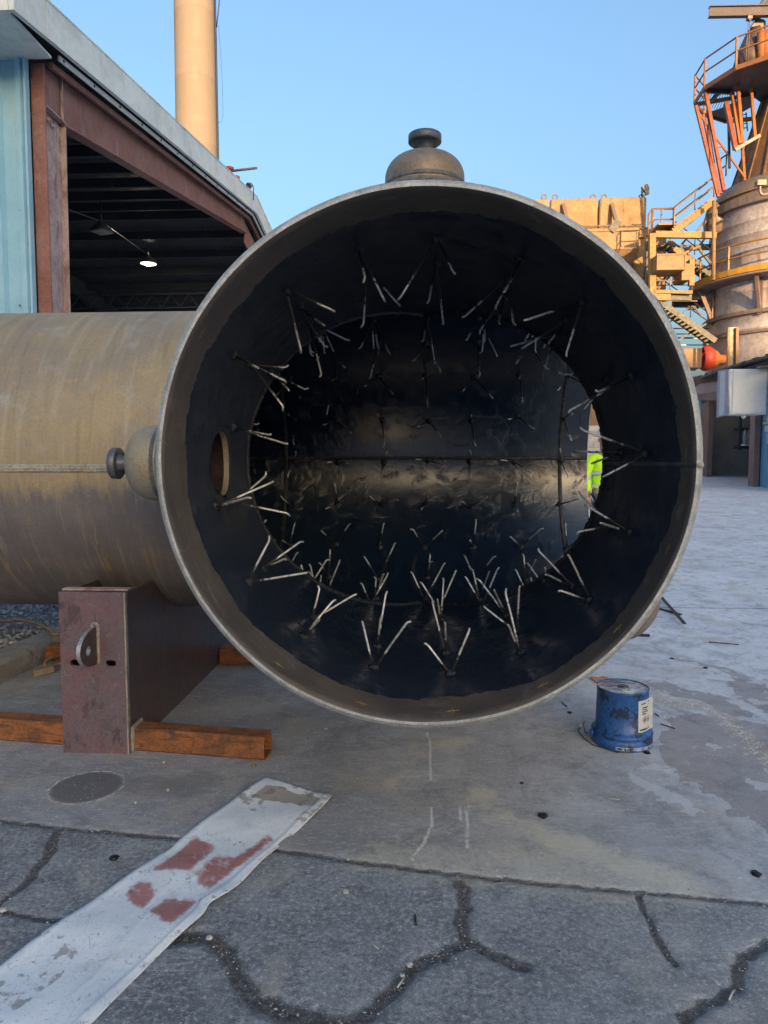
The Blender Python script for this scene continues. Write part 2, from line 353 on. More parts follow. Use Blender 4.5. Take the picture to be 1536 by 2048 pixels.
M['far_block'] = worn('pale_block_wall', (.78, .72, .64), (.72, .62, .54), (.62, .36, .26), scale=.8, rough=.85, c3a=.55, c3b=.65)
M['kerb'] = worn('old_kerb_concrete', (0.352, 0.338, 0.307), (0.255, 0.247, 0.232), (0.135, 0.128, 0.120), scale=5, rough=.9, bump=.004, c3a=.56, c3b=.7, fine=90)
M['gravel'] = worn('gravel_bed', (0.286, 0.312, 0.351), (0.156, 0.169, 0.189), scale=40, rough=.95, bump=.02, fine=120)
def stone_mat():
    t = NT('limestone_chippings'); r = t.n('ShaderNodeNewGeometry').outputs['Random Per Island']
    c = t.mix(t.ramp(r, 0, 1), (.16, .17, .185), (.50, .54, .58)); c = t.mix(t.ramp(r, .40, .42, 0, .5), c, (.34, .30, .24))
    return t.done(c, .85)
M['stone'] = stone_mat()
M['white_chip'] = plain('white_chip', (.62, .60, .54), .8)
M['black_bit'] = plain('black_mastic_crumb', (.012, .012, .014), .35)
M['hose'] = worn('tan_rubber_hose', (0.420, 0.259, 0.112), (0.308, 0.182, 0.084), scale=6, rough=.65)
M['wood'] = worn('weathered_timber', (0.364, 0.294, 0.196), (0.238, 0.196, 0.140), scale=8, rough=.9, streak=(1, 1, 1))
M['pail'] = worn('scuffed_blue_pail', (0.020, 0.105, 0.357), (0.034, 0.145, 0.442), (0.017, 0.020, 0.031), scale=7, rough=.36, bump=.001, a=.4, b=.65, c3a=.53, c3b=.57, fine=70)
def pail_top():
    t = NT('pail_end_smeared'); p = t.pos(); q = t.pos((1.0, 2.2, 1))
    c = t.mix(t.ramp(t.noise(p, 16, 5, .6, .6), .45, .55), (.30, .34, .40), (.14, .24, .46))
    c = t.mix(t.ramp(t.noise(q, 14, 5, .65, 1.2), .50, .54), c, (.62, .68, .64))
    c = t.mix(t.ramp(t.noise(p, 13, 3, .6, .5), .66, .69), c, (.62, .24, .12))
    c = t.mix(t.ramp(t.noise(q, 22, 5, .7, 1.8), .60, .63), c, (.02, .022, .03))
    return t.done(c, .45, 0, t.bump(t.noise(p, 40), .003))
M['pail_top'] = pail_top()
def label_mat():
    t = NT('printed_paper_label'); p = t.pos(); x = t.xyz(p)
    c = t.mix(t.ramp(t.noise(p, 25, 4), .45, .7), (.60, .62, .60), (.50, .52, .50))
    c = t.mix(t.ramp(t.noise(p, 30, 4, .7, 1), .64, .67), c, (.04, .05, .06))
    return t.done(c, .6)
M['paper'] = label_mat()
M['ink'] = plain('black_ink', (.03, .03, .035), .6)
M['red_ink'] = plain('red_ink', (.45, .10, .06), .6)
M['pale_band'] = worn('pale_blue_band', (0.378, 0.476, 0.658), (0.280, 0.378, 0.588), (0.070, 0.084, 0.140), scale=14, rough=.5, c3a=.58, c3b=.64)
M['wire'] = plain('grey_wire', (.10, .11, .12), .4, .5)
M['wire_dark'] = plain('dark_cable', (.03, .032, .038), .5)
M['hivis'] = None
t = NT('lime_hi_vis_fabric'); M['hivis'] = t.done((.55, .95, .02), .8, 0, t.bump(t.noise(t.pos(), 30), .004))
M['silver_tape'] = plain('silver_reflective_tape', (.62, .64, .66), .4)
M['jeans'] = plain('dark_blue_denim', (.045, .07, .13), .85)
M['skin'] = plain('skin', (.48, .27, .19), .55)
M['boots'] = plain('brown_leather_boot', (.09, .05, .03), .6)
M['helmet'] = plain('white_helmet_plastic', (.72, .72, .70), .35)
M['beam_dark'] = worn('dark_purple_beam', (.085, .07, .075), (.12, .10, .10), scale=1, rough=.6, fine=10)
M['lamp_grey'] = plain('grey_lamp_housing', (.30, .28, .26), .5)
M['lamp_lens'] = plain('unlit_lamp_lens', (.34, .31, .26), .3)
t = NT('lit_lamp_lens'); t.done((.9, .85, .7), .4); t.b.inputs['Emission Color'].default_value = (1, .84, .50, 1); t.b.inputs['Emission Strength'].default_value = .9; M['lamp_on'] = t.m
t = NT('glowing_bulb'); t.done((.9, .85, .7), .4); t.b.inputs['Emission Color'].default_value = (1, .86, .6, 1); t.b.inputs['Emission Strength'].default_value = 90; M['bulb'] = t.m
t = NT('faintly_lit_lens'); t.done((.9, .85, .7), .4); t.b.inputs['Emission Color'].default_value = (1, .62, .25, 1); t.b.inputs['Emission Strength'].default_value = 1.2; M['lamp_dim'] = t.m
M['white_paint'] = plain('white_sign_paint', (.7, .72, .72), .5)
M['chalk_y'] = plain('yellow_crayon', (.40, .27, .05), .8)
M['chalk_o'] = plain('orange_crayon', (.26, .15, .10), .8)
M['orange_splash'] = plain('orange_paint', (.62, .22, .09), .6)
M['yellow_toe'] = worn('bright_yellow_toe_plate', (.62, .33, .03), (.50, .26, .04), scale=1, rough=.6)
M['orange_pale'] = worn('pale_orange_sheet', (.36, .225, .115), (.30, .18, .09), (.17, .11, .065), scale=1.4, rough=.7, c3a=.56, c3b=.70, fine=14)
M['grey_dull'] = worn('dull_grey_sheet', (.20, .21, .22), (.16, .165, .175), scale=1, rough=.6)
M['bar_dark'] = plain('dark_flat_bar', (.035, .038, .045), .8)

# ------------------------------------------------------------------ ground
def seg_dist(X, Y, pts):
    d = np.full(X.shape, 1e9); 
    for (ax, ay), (bx, by) in zip(pts[:-1], pts[1:]):
        vx, vy = bx - ax, by - ay; L = vx * vx + vy * vy + 1e-12
        t = np.clip(((X - ax) * vx + (Y - ay) * vy) / L, 0, 1)
        d = np.minimum(d, np.hypot(X - ax - t * vx, Y - ay - t * vy))
    return d
def in_poly(X, Y, pts):
    c = np.zeros(X.shape, bool); n = len(pts)
    for i in range(n):
        x0, y0 = pts[i]; x1, y1 = pts[(i + 1) % n]
        cond = ((y0 > Y) != (y1 > Y)) & (X < (x1 - x0) * (Y - y0) / (y1 - y0 + 1e-12) + x0)
        c ^= cond
    return c
def poly_sd(X, Y, pts):
    d = seg_dist(X, Y, pts + [pts[0]]); return np.where(in_poly(X, Y, pts), d, -d)
def gp(l): return [tuple(PZ(x, y)[:2]) for x, y in l]
def jit(pts, n, amp):
    out = []
    for (a, b) in zip(pts[:-1], pts[1:]):
        for k in range(n):
            t = k / n; out.append((a[0] + (b[0] - a[0]) * t + random.uniform(-amp, amp), a[1] + (b[1] - a[1]) * t + random.uniform(-amp, amp)))
    out.append(pts[-1]); return out
def sm(x, a, b): t = np.clip((x - a) / (b - a), 0, 1); return t * t * (3 - 2 * t)

JOINT = gp([(-300, 1608), (0, 1640), (120, 1655), (340, 1675), (560, 1700), (850, 1740), (1100, 1768), (1300, 1785), (1536, 1808), (1900, 1840)])
CR = [(gp([(120, 1655), (95, 1712), (50, 1765), (5, 1800), (-60, 1840)]), .030),
      (gp([(-40, 1815), (0, 1822), (70, 1834), (130, 1838), (240, 1850), (345, 1868)]), .018),
      (gp([(345, 1868), (430, 1880), (468, 1922), (500, 1985), (560, 2018), (640, 2045), (690, 2050)]), .036),
      (gp([(920, 1762), (932, 1800), (924, 1840), (938, 1880), (890, 1903), (830, 1932), (795, 1975), (745, 2015), (690, 2050), (640, 2110)]), .030),
      (gp([(938, 1880), (985, 1905), (1030, 1925), (1052, 1932)]), .026),
      (gp([(1278, 1790), (1300, 1845), (1328, 1895), (1352, 1928)]), .016),
      (gp([(1560, 1870), (1500, 1905), (1475, 1935), (1468, 1975), (1405, 2008), (1370, 2030), (1380, 2080)]), .024),
      (gp([(690, 2050), (760, 2090)]), .03)]
GX0, GX1, GY0, GY1, GS = -3.2, 4.4, 1.1, 7.2, .0135
def ground_masks(X, Y):
    nz = np.zeros(X.shape)                      # value noise in numpy
    def vn(s, seed):
        r = np.random.default_rng(seed); g = r.random((256, 256))
        u, v = X * s + 500, Y * s + 500; i, j = np.floor(u).astype(int), np.floor(v).astype(int); fu, fv = u - i, v - j
        fu = fu * fu * (3 - 2 * fu); fv = fv * fv * (3 - 2 * fv); i %= 256; j %= 256; i1, j1 = (i + 1) % 256, (j + 1) % 256
        return (g[i, j] * (1 - fu) + g[i1, j] * fu) * (1 - fv) + (g[i, j1] * (1 - fu) + g[i1, j1] * fu) * fv
    n1 = vn(7, 1) * .5 + vn(19, 2) * .3 + vn(45, 3) * .2
    n2 = vn(28, 4) * .6 + vn(60, 5) * .4
    n3 = vn(3.1, 9) * 1.2
    jl = jit(JOINT, 14, .004)
    dj = seg_dist(X, Y, jl)
    crack = np.maximum(0, 1 - dj / (.016 + .016 * n1))
    for pts, w in CR:
        d = seg_dist(X, Y, jit(pts, 5, w * .35))
        crack = np.maximum(crack, np.clip(1.25 - d / (w * (.05 + 1.1 * n1 + .5 * n2 + .7 * n3 * n3)), 0, 1))
    # which side of the long joint: the rough asphalt patch lies on the camera's side
    jy = np.interp(X.ravel(), [p[0] for p in JOINT], [p[1] for p in JOINT]).reshape(X.shape)
    asphalt = sm(jy - Y, -.012, .012)
    for pts in (gp([(1330, 1165), (1440, 1170), (1536, 1178), (1750, 1190)]), gp([(1385, 1042), (1450, 1068), (1536, 1100), (1700, 1160)])):
        crack = np.maximum(crack, .8 * np.clip(1.2 - seg_dist(X, Y, pts) / .014, 0, 1))
    return n1, n2, crack, asphalt
gx = np.arange(GX0, GX1 + 1e-6, GS); gy = np.arange(GY0, GY1 + 1e-6, GS)
X, Y = np.meshgrid(gx, gy)
n1, n2, crack, asphalt = ground_masks(X, Y)
# wet / stained zones and dust
stain = np.zeros(X.shape)
wet = gp([(1300, 1480), (1360, 1425), (1440, 1430), (1500, 1480), (1600, 1560), (1600, 1690), (1490, 1640), (1440, 1590), (1380, 1570), (1330, 1530)])
stain = np.maximum(stain, sm(poly_sd(X, Y, wet) + (n1 - .5) * .22, -.015, .015))
trail = gp([(1318, 1370), (1360, 1385), (1430, 1400), (1490, 1440), (1560, 1520), (1620, 1600)])
stain = np.maximum(stain, .85 * sm(.10 - seg_dist(X, Y, trail) + (n1 - .5) * .12, -.03, .03))
stain = np.maximum(stain, .9 * sm(poly_sd(X, Y, gp([(1440, 1370), (1480, 1350), (1560, 1390), (1620, 1430), (1540, 1430)])) + (n1 - .5) * .3, -.03, .03))
stain = np.maximum(stain, .7 * sm(.05 - seg_dist(X, Y, gp([(1352, 1318), (1440, 1335), (1500, 1360), (1560, 1400)])) + (n1 - .5) * .10, -.03, .03))
foam = sm(.085 - seg_dist(X, Y, gp([(1350, 1400), (1400, 1410), (1445, 1432), (1500, 1480), (1545, 1540), (1600, 1600)])) + (n2 - .5) * .16, 0, .05)
foam = np.maximum(foam, .9 * sm(.10 - seg_dist(X, Y, gp([(1300, 1385), (1335, 1400), (1365, 1412)])) + (n2 - .5) * .15, 0, .05))
dust = np.zeros(X.shape)
dust = np.maximum(dust, .75 * sm(.14 - seg_dist(X, Y, gp([(960, 1600), (1080, 1660), (1200, 1715), (1390, 1785)])) + (n1 - .5) * .22, -.02, .12))
dust = np.maximum(dust, .55 * sm(.20 - seg_dist(X, Y, gp([(760, 1700), (1000, 1730), (1280, 1775)])) + (n1 - .5) * .25, -.02, .15))
dust = np.maximum(dust, .6 * sm(.10 - seg_dist(X, Y, gp([(790, 1560), (850, 1500), (930, 1480)])) + (n1 - .5) * .2, -.02, .12))
line = np.zeros(X.shape)
for l in ([(855, 1465), (862, 1495), (859, 1530), (862, 1560)], [(862, 1615), (863, 1650), (846, 1690), (820, 1718)], [(922, 1610), (921, 1640)], [(935, 1610), (934, 1655), (936, 1695)]):
    line = np.maximum(line, np.clip(1.25 - seg_dist(X, Y, gp(l)) / .0095, 0, 1.0))
line = np.maximum(line, .35 * np.clip(1.3 - seg_dist(X, Y, gp([(690, 1800), (660, 1830), (640, 1850)])) / .012, 0, 1))
line = np.maximum(line, .45 * np.clip(1.3 - seg_dist(X, Y, gp([(845, 1790), (815, 1840), (780, 1885)])) / .014, 0, 1))
# scribed circle with a dark round stain
ce = [(101, 1585), (112, 1565), (140, 1547), (178, 1541), (215, 1545), (243, 1558), (250, 1568), (236, 1584), (205, 1597), (160, 1607), (125, 1602), (104, 1592)]
cg = gp(ce); cc = np.mean(np.array(cg), axis=0)
rr = np.mean([math.hypot(a - cc[0], b - cc[1]) for a, b in cg]); dC = np.hypot(X - cc[0], Y - cc[1])
circ = np.clip(1.3 - np.abs(dC - rr) / .0065, 0, 1) * (n1 > .22)
line = np.maximum(line, .8 * circ)
dark = 1.0 * sm(rr - dC, 0, .02)
dark = np.maximum(dark, .45 * sm(.16 - seg_dist(X, Y, gp([(250, 1570), (330, 1575), (400, 1560)])) + (n1 - .5) * .2, 0, .12))
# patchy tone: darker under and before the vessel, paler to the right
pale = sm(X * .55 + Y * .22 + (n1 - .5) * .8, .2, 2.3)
peel = sm((n1 - .60) * 10, 0, 1) * sm(X, 1.0, 1.6) * sm(stain, -.1, .1)
for l in ([(1265, 1555), (1300, 1570), (1340, 1600)], [(1390, 1620), (1350, 1595)], [(1330, 1540), (1300, 1535)]):
    peel = np.maximum(peel, sm(.05 - seg_dist(X, Y, gp(l)) + (n2 - .5) * .1, 0, .02))
Z = -.009 * sm(crack, .15, .9) * (1 - .6 * n2) + .0035 * (n1 - .5) * asphalt - .0008 * (n2) * (1 - asphalt) - .004 * sm(crack, .0, .35) * asphalt
ny, nx = X.shape
def gzv(Yv): return SL * (np.clip(Yv, SL0, SLMAX) - SL0)
verts = np.stack([X.ravel(), Y.ravel(), (Z + gzv(Y)).ravel()], 1)
idx = np.arange(nx * ny).reshape(ny, nx)
q = np.stack([idx[:-1, :-1], idx[:-1, 1:], idx[1:, 1:], idx[1:, :-1]], -1).reshape(-1, 4)
# the rest of the yard, one sheet round the detailed part, out to the horizon
bx = [-900, -120, -30, GX0, GX1, 30, 120, 900]; by = [-900, -120, -20, GY0, GY1, 14, 24, SLMAX, 120, 1200]
ev, ef = [], []; base = len(verts); bi = {}
def bv(i, j):
    if (i, j) not in bi: bi[(i, j)] = base + len(ev); ev.append((bx[i], by[j], gz(by[j])))
    return bi[(i, j)]
for i in range(len(bx) - 1):
    for j in range(len(by) - 1):
        if bx[i] == GX0 and by[j] == GY0: continue
        ef.append((bv(i, j), bv(i + 1, j), bv(i + 1, j + 1), bv(i, j + 1)))
# pull the outer edge of the fine grid flat so both meet
gme = bpy.data.meshes.new('ground')
allv = np.concatenate([verts, np.array(ev)]); nf = len(q) + len(ef)
gme.vertices.add(len(allv)); gme.vertices.foreach_set('co', allv.ravel())
lp = np.concatenate([q.ravel(), np.array(ef).ravel()]); gme.loops.add(len(lp)); gme.loops.foreach_set('vertex_index', lp.astype(np.int32))
gme.polygons.add(nf); gme.polygons.foreach_set('loop_start', np.arange(nf, dtype=np.int32) * 4); gme.polygons.foreach_set('loop_total', np.full(nf, 4, dtype=np.int32))
gme.update(calc_edges=True); gme.validate()
ex = len(ev)
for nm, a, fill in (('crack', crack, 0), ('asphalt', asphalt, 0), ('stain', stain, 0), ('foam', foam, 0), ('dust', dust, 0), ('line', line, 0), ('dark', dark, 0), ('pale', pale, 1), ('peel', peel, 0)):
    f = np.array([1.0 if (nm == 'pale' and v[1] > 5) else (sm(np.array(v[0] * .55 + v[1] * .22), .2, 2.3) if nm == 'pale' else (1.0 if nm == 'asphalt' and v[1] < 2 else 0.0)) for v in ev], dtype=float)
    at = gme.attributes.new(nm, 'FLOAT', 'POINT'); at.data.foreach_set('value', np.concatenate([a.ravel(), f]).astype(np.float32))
def ground_mat():
    t = NT('yard_concrete_and_asphalt'); p = t.pos(world=True)
    big = t.noise(p, .9, 6, .65, .5); mid = t.noise(p, 5, 7, .7, .6); fin = t.noise(p, 55, 6, .8); spk = t.noise(p, 190, 4, .7)
    med = t.noise(p, 17, 6, .75, .4); brush = t.noise(t.pos((1.0, 6.0, 1), True), 10, 6, .75, .5)
    ctr = lambda v, k: t.math('MULTIPLY', t.math('SUBTRACT', v, .5), k)
    wob = t.math('ADD', ctr(fin, 1.1), ctr(med, 1.1))
    cr = t.ramp(t.math('ADD', t.attr('crack'), wob), .48, 1.0)
    conc = t.mix(t.ramp(big, .35, .66), (0.237, 0.239, 0.243), (0.347, 0.350, 0.357))
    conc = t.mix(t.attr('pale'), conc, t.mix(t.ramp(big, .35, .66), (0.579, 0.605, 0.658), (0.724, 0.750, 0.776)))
    pat = t.noise(p, 2.6, 8, .75, 1.2); conc = t.mix(t.ramp(pat, .50, .64, 0, .42), conc, (.13, .13, .14)); conc = t.mix(t.ramp(pat, .44, .32, 0, .35), conc, (.55, .56, .58))
    conc = t.mix(t.ramp(mid, .50, .66, 0, .5), conc, (0.232, 0.233, 0.248))
    conc = t.mix(t.ramp(med, .50, .70, 0, .40), conc, (0.203, 0.204, 0.219))
    conc = t.mix(t.ramp(brush, .54, .68, 0, .45), conc, (0.724, 0.750, 0.776))
    conc = t.mix(t.ramp(t.noise(p, 2.1, 5), .5, .66, 0, .4), conc, (0.449, 0.400, 0.321))
    conc = t.mix(t.ramp(fin, .52, .72, 0, .5), conc, (0.724, 0.750, 0.776)); conc = t.mix(t.ramp(fin, .46, .30, 0, .6), conc, (0.128, 0.129, 0.137))
    asp = t.mix(t.ramp(mid, .35, .65), (0.188, 0.202, 0.219), (0.325, 0.342, 0.365))
    asp = t.mix(t.ramp(med, .5, .68, 0, .4), asp, (0.478, 0.495, 0.526)); asp = t.mix(t.ramp(med, .46, .32, 0, .5), asp, (0.109, 0.114, 0.122))
    asp = t.mix(t.ramp(fin, .50, .64, 0, .75), asp, (0.607, 0.633, 0.672)); asp = t.mix(t.ramp(fin, .47, .36, 0, .7), asp, (0.070, 0.075, 0.084))
    asp = t.mix(t.ramp(spk, .60, .68, 0, .7), asp, (0.724, 0.750, 0.776)); asp = t.mix(t.ramp(spk, .43, .34, 0, .7), asp, (0.057, 0.062, 0.071))
    asp = t.mix(t.ramp(t.noise(p, 1.6, 5, .7, 1), .56, .70, 0, .35), asp, (0.579, 0.554, 0.483))
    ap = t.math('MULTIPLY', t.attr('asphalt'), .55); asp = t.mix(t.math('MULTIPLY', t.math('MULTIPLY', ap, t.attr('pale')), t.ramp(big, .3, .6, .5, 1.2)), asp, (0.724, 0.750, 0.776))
    c = t.mix(t.attr('asphalt'), conc, asp)
    c = t.mix(t.ramp(t.math('ADD', t.attr('dust'), wob), .0, 1.1, 0, .75), c, (0.666, 0.619, 0.483))
    c = t.mix(t.math('MULTIPLY', t.attr('dark'), .75), c, (0.096, 0.090, 0.097))
    c = t.mix(t.ramp(t.math('ADD', t.attr('stain'), t.math('MULTIPLY', wob, .7)), .35, .65, 0, .62), c, (0.188, 0.172, 0.183))
    c = t.mix(t.ramp(t.math('ADD', t.attr('peel'), wob), .45, .75, 0, .5), c, (0.724, 0.750, 0.776))
    fo = t.math('MULTIPLY', t.attr('foam'), t.ramp(t.vor(p, 46, 'DISTANCE_TO_EDGE'), .10, .03))
    c = t.mix(t.ramp(t.math('ADD', t.attr('foam'), wob), .3, .8, 0, .5), c, (0.390, 0.291, 0.190))
    c = t.mix(t.math('MULTIPLY', fo, t.ramp(med, .42, .55)), c, (0.724, 0.750, 0.776))
    c = t.mix(t.ramp(t.math('ADD', t.attr('line'), t.math('MULTIPLY', wob, 1.0)), .30, .85, 0, .8), c, (0.724, 0.750, 0.672))
    # dried mortar flecks in many sizes, hairline scratches
    for sc_, r0, r1, ns, lo, a in ((7.0, .05, .03, 3, .52, .8), (22, .11, .07, 2.2, .47, .7), (48, .17, .11, 1.7, .5, .6)):
        f = t.math('MULTIPLY', t.ramp(t.vor(p, sc_), r0, r1), t.ramp(t.noise(p, ns, 4), lo, lo + .06)); c = t.mix(t.math('MULTIPLY', f, a), c, (0.724, 0.750, 0.776))
    f = t.math('MULTIPLY', t.ramp(t.vor(p, 13), .07, .045), t.ramp(t.noise(p, 2.6, 3), .54, .6)); c = t.mix(t.math('MULTIPLY', f, .8), c, (0.044, 0.045, 0.052))
    wv = t.vor(t.pos((.35, 2.2, 1), True), 5, 'DISTANCE_TO_EDGE'); f = t.math('MULTIPLY', t.ramp(wv, .010, .0), t.ramp(t.noise(p, 1.9, 3), .53, .6)); c = t.mix(t.math('MULTIPLY', f, .45), c, (0.724, 0.750, 0.760))
    crc = t.mix(t.ramp(fin, .38, .60), (.060, .060, .066), (.20, .20, .21)); crc = t.mix(t.ramp(spk, .58, .68), crc, (0.724, 0.750, 0.775))
    c = t.mix(t.math('MULTIPLY', cr, .93), c, crc)
    rg = t.ramp(mid, .3, .7, .58, .80)
    rg = t.math('SUBTRACT', rg, t.math('MULTIPLY', t.attr('stain'), .25))
    h = t.math('ADD', t.math('MULTIPLY', fin, t.math('ADD', .3, t.math('MULTIPLY', t.attr('asphalt'), 1.0))), t.math('MULTIPLY', spk, t.math('ADD', .12, t.math('MULTIPLY', t.attr('asphalt'), .5))))
    h = t.math('ADD', h, t.math('MULTIPLY', t.math('MULTIPLY', cr, fin), 2.5))
    return t.done(c, rg, 0, t.bump(h, .007), .35)
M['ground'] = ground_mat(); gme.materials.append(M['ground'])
gme.polygons.foreach_set('use_smooth', np.ones(nf, bool))
go = bpy.data.objects.new('ground', gme); col.objects.link(go); go['kind'] = 'structure'

# gravel bed and kerb left behind the pipe
KZ = .15
kp = [(-2.86, 3.1), (-2.83, 4.4), (-2.80, 5.2), (-2.70, 5.75), (-2.35, 6.15), (-1.8, 6.32), (-.6, 6.36), (.9, 6.36)]
g = MB(); 
bedpoly = [(-9, 3.1, .10)] + [(x - .05, y + .05, .10) for x, y in kp] + [(.9, 8.9, .13), (-9, 8.9, .13)]
g.add(bedpoly, [tuple(range(len(bedpoly)))])
b_ = g.build('gravel_bed', M['gravel']); b_['kind'] = 'structure'
def stones():
    ico_v = []; t_ = (1 + 5 ** .5) / 2
    for a, b in ((-1, t_), (1, t_), (-1, -t_), (1, -t_)): ico_v += [(a, b, 0), (0, a, b), (b, 0, a)]
    base = [Vector(v).normalized() for v in ((1, 1, 1), (1, -1, -1), (-1, 1, -1), (-1, -1, 1), (1.4, 0, 0), (-1.4, 0, 0), (0, 1.4, 0), (0, 0, 1.4))]
    # an irregular octahedron with chipped corners
    oct_v = [Vector(v) for v in ((1, 0, 0), (0, 1, 0), (-1, 0, 0), (0, -1, 0), (0, 0, 1), (0, 0, -1))]
    oct_f = [(0, 1, 4), (1, 2, 4), (2, 3, 4), (3, 0, 4), (1, 0, 5), (2, 1, 5), (3, 2, 5), (0, 3, 5)]
    m = MB()
    inside_poly = [(x, y) for x, y, z in bedpoly]
    n = 0
    while n < 15000:
        x = random.uniform(-6.6, .8); y = random.uniform(4.0, 8.8)
        if x > -2.2 and random.random() < .75: continue
        if not in_poly(np.array([x]), np.array([y]), inside_poly)[0]: continue
        s = random.uniform(.010, .026); rot = Matrix.Rotation(random.uniform(0, 6.3), 3, 'Z') @ Matrix.Rotation(random.uniform(-.6, .6), 3, 'X')
        c = Vector((x, y, .105 + random.uniform(0, .012) + .03 * (math.sin(x * 5) * math.sin(y * 4) * .5)))
        vs = [c + rot @ Vector((v.x * s * random.uniform(.8, 1.5), v.y * s * random.uniform(.6, 1.1), v.z * s * random.uniform(.4, .8))) for v in oct_v]
        m.add(vs, oct_f); n += 1
    return tag(m.build('gravel', M['stone']), kind='stuff')
stones()['label'] = 'pale crushed limestone gravel behind the kerb'
kb = MB(); kpp = []
for (a, b) in zip(kp[:-1], kp[1:]):
    for k in range(6): kpp.append((a[0] + (b[0] - a[0]) * k / 6, a[1] + (b[1] - a[1]) * k / 6))
kpp.append(kp[-1])
prof = [(0, -.05), (0, .05), (.006, KZ - .03), (.03, KZ), (.19, KZ + .004), (.20, -.05)]
vs = []
for i, (x, y) in enumerate(kpp):
    a = Vector(kpp[max(i - 1, 0)]); b = Vector(kpp[min(i + 1, len(kpp) - 1)]); d = (b - a).normalized(); nrm = Vector((-d.y, d.x))
    for o, z in prof:
        j = random.uniform(-.008, .008) if z < KZ - .01 else random.uniform(-.004, .004)
        vs.append((x + nrm.x * (o + j), y + nrm.y * (o + j), z + gz(y) + (random.uniform(-.004, .004) if z > 0 else 0)))
np_ = len(prof); fs = [(i * np_ + k, (i + 1) * np_ + k, (i + 1) * np_ + k + 1, i * np_ + k + 1) for i in range(len(kpp) - 1) for k in range(np_ - 1)]
fs += [tuple(range(np_)), tuple((len(kpp) - 1) * np_ + k for k in range(np_ - 1, -1, -1))]
kb.add(vs, fs); ko = kb.build('kerb', M['kerb']); ko['kind'] = 'structure'

# ------------------------------------------------------------------ the steel tee vessel
AX, AZ, D2 = 0.0, 1.495, 4.50          # the run of pipe lies along x at y = D2; the branch opens towards the camera
RO, RI = .925, .900
XL, XR = -7.0, 1.222
V0 = (0, D2, AZ - RO)
vessel = thing('pipe_tee', 'huge brown steel pipe tee with open black coated mouth full of wire anchors', 'steel pipe', V0)
def run_shell(r, n=160):
    """wall of the run, with the hole where the branch of the same radius joins"""
    m = MB()
    for side in (0, 1):
        vs = []; fs = []; nx = 40
        for k in range(n + 1):
            a = -pi / 2 + pi * k / n                       # near half, a = 0 points to the camera
            y, z = D2 - r * cos(a), AZ + r * sin(a); e = r * cos(a)
            x0, x1 = (XL, -e) if side == 0 else (e, XR)
            for i in range(nx + 1): vs.append((x0 + (x1 - x0) * i / nx, y, z))
        w = nx + 1
        fs = [(k * w + i, k * w + i + 1, (k + 1) * w + i + 1, (k + 1) * w + i) for k in range(n) for i in range(nx)]
        m.add(vs, fs, 0, True)
    vs = []; nx = 60
    for k in range(n + 1):
        a = pi / 2 + pi * k / n; y, z = D2 - r * cos(a), AZ + r * sin(a)
        for i in range(nx + 1): vs.append((XL + (XR - XL) * i / nx, y, z))
    w = nx + 1
    m.add(vs, [(k * w + i, k * w + i + 1, (k + 1) * w + i + 1, (k + 1) * w + i) for k in range(n) for i in range(nx)], 0, True)
    return m
run_shell(RO).build('run_shell', M['pipe_out'], vessel)
run_shell(RI).build('run_lining', M['pipe_in'], vessel)
# cut ends of the run
for X_ in (XL, XR):
    e = MB(); e.lathe([(RI, 0), (RO, 0), (RO, .004), (RI, .004)], 96, (X_ - .002, D2, AZ), (1, 0, 0), closed=True, smooth=False); e.build('end_face', M['rim'], vessel)
# branch: a closed solid so the nozzle hole can be cut
def branch():
    m = MB(); n = 192; ny = 26; vs = []
    bev = .014
    rows = []
    for k in range(n):
        a = 2 * pi * k / n; ca, sa = cos(a), sin(a)
        ring = []
        yo, yi = D2 - RO * abs(ca), D2 - RI * abs(ca)
        wob = .0022 * sin(7 * a) + .0016 * sin(13 * a + 1)
        ys = STUB_F + wob
        ring.append((RI, ys)); ring.append((RI + .010, ys)); ring.append((RO, ys + bev))           # land, bevel
        for i in range(1, ny + 1): ring.append((RO, ys + bev + (yo - ys - bev) * i / ny))
        for i in range(ny + 1): ring.append((RI, yi + (ys - yi) * i / (ny + 1)))
        for r, y in ring: vs.append((r * ca, y, AZ + r * sa))
        L = len(ring)
    fs = []; mi = []; smo = []
    for k in range(n):
        k2 = (k + 1) % n
        for i in range(L):
            j = (i + 1) % L
            f = (k * L + i, k * L + j, k2 * L + j, k2 * L + i)
            mat_i = 1 if i in (0, 1) else (0 if i < 2 + ny + 1 else 2)
            m.f.append(f); m.mi.append(mat_i); m.sm.append(i not in (0, 1))
    m.v = vs
    return m
HN = 3.11                                             # distance of the nozzles along the branch
bo = branch().build('branch_shell', [M['pipe_out'], M['rim'], M['pipe_in']], vessel)
cutm = MB(); cutm.tube([(-1.2, HN, AZ - .01), (-.6, HN, AZ - .01)], .142, 40)
cut = cutm.build('nozzle_hole_cutter', M['mastic'])
bm_ = bo.modifiers.new('hole', 'BOOLEAN'); bm_.object = cut; bm_.operation = 'DIFFERENCE'; bm_.solver = 'EXACT'
bpy.context.view_layer.update()
dg = bpy.context.evaluated_depsgraph_get(); me2 = bpy.data.meshes.new_from_object(bo.evaluated_get(dg))
bo.modifiers.clear(); bo.data = me2; bpy.data.objects.remove(cut)
me2.polygons.foreach_set('use_smooth', [abs(p.normal.y) < .3 for p in me2.polygons])

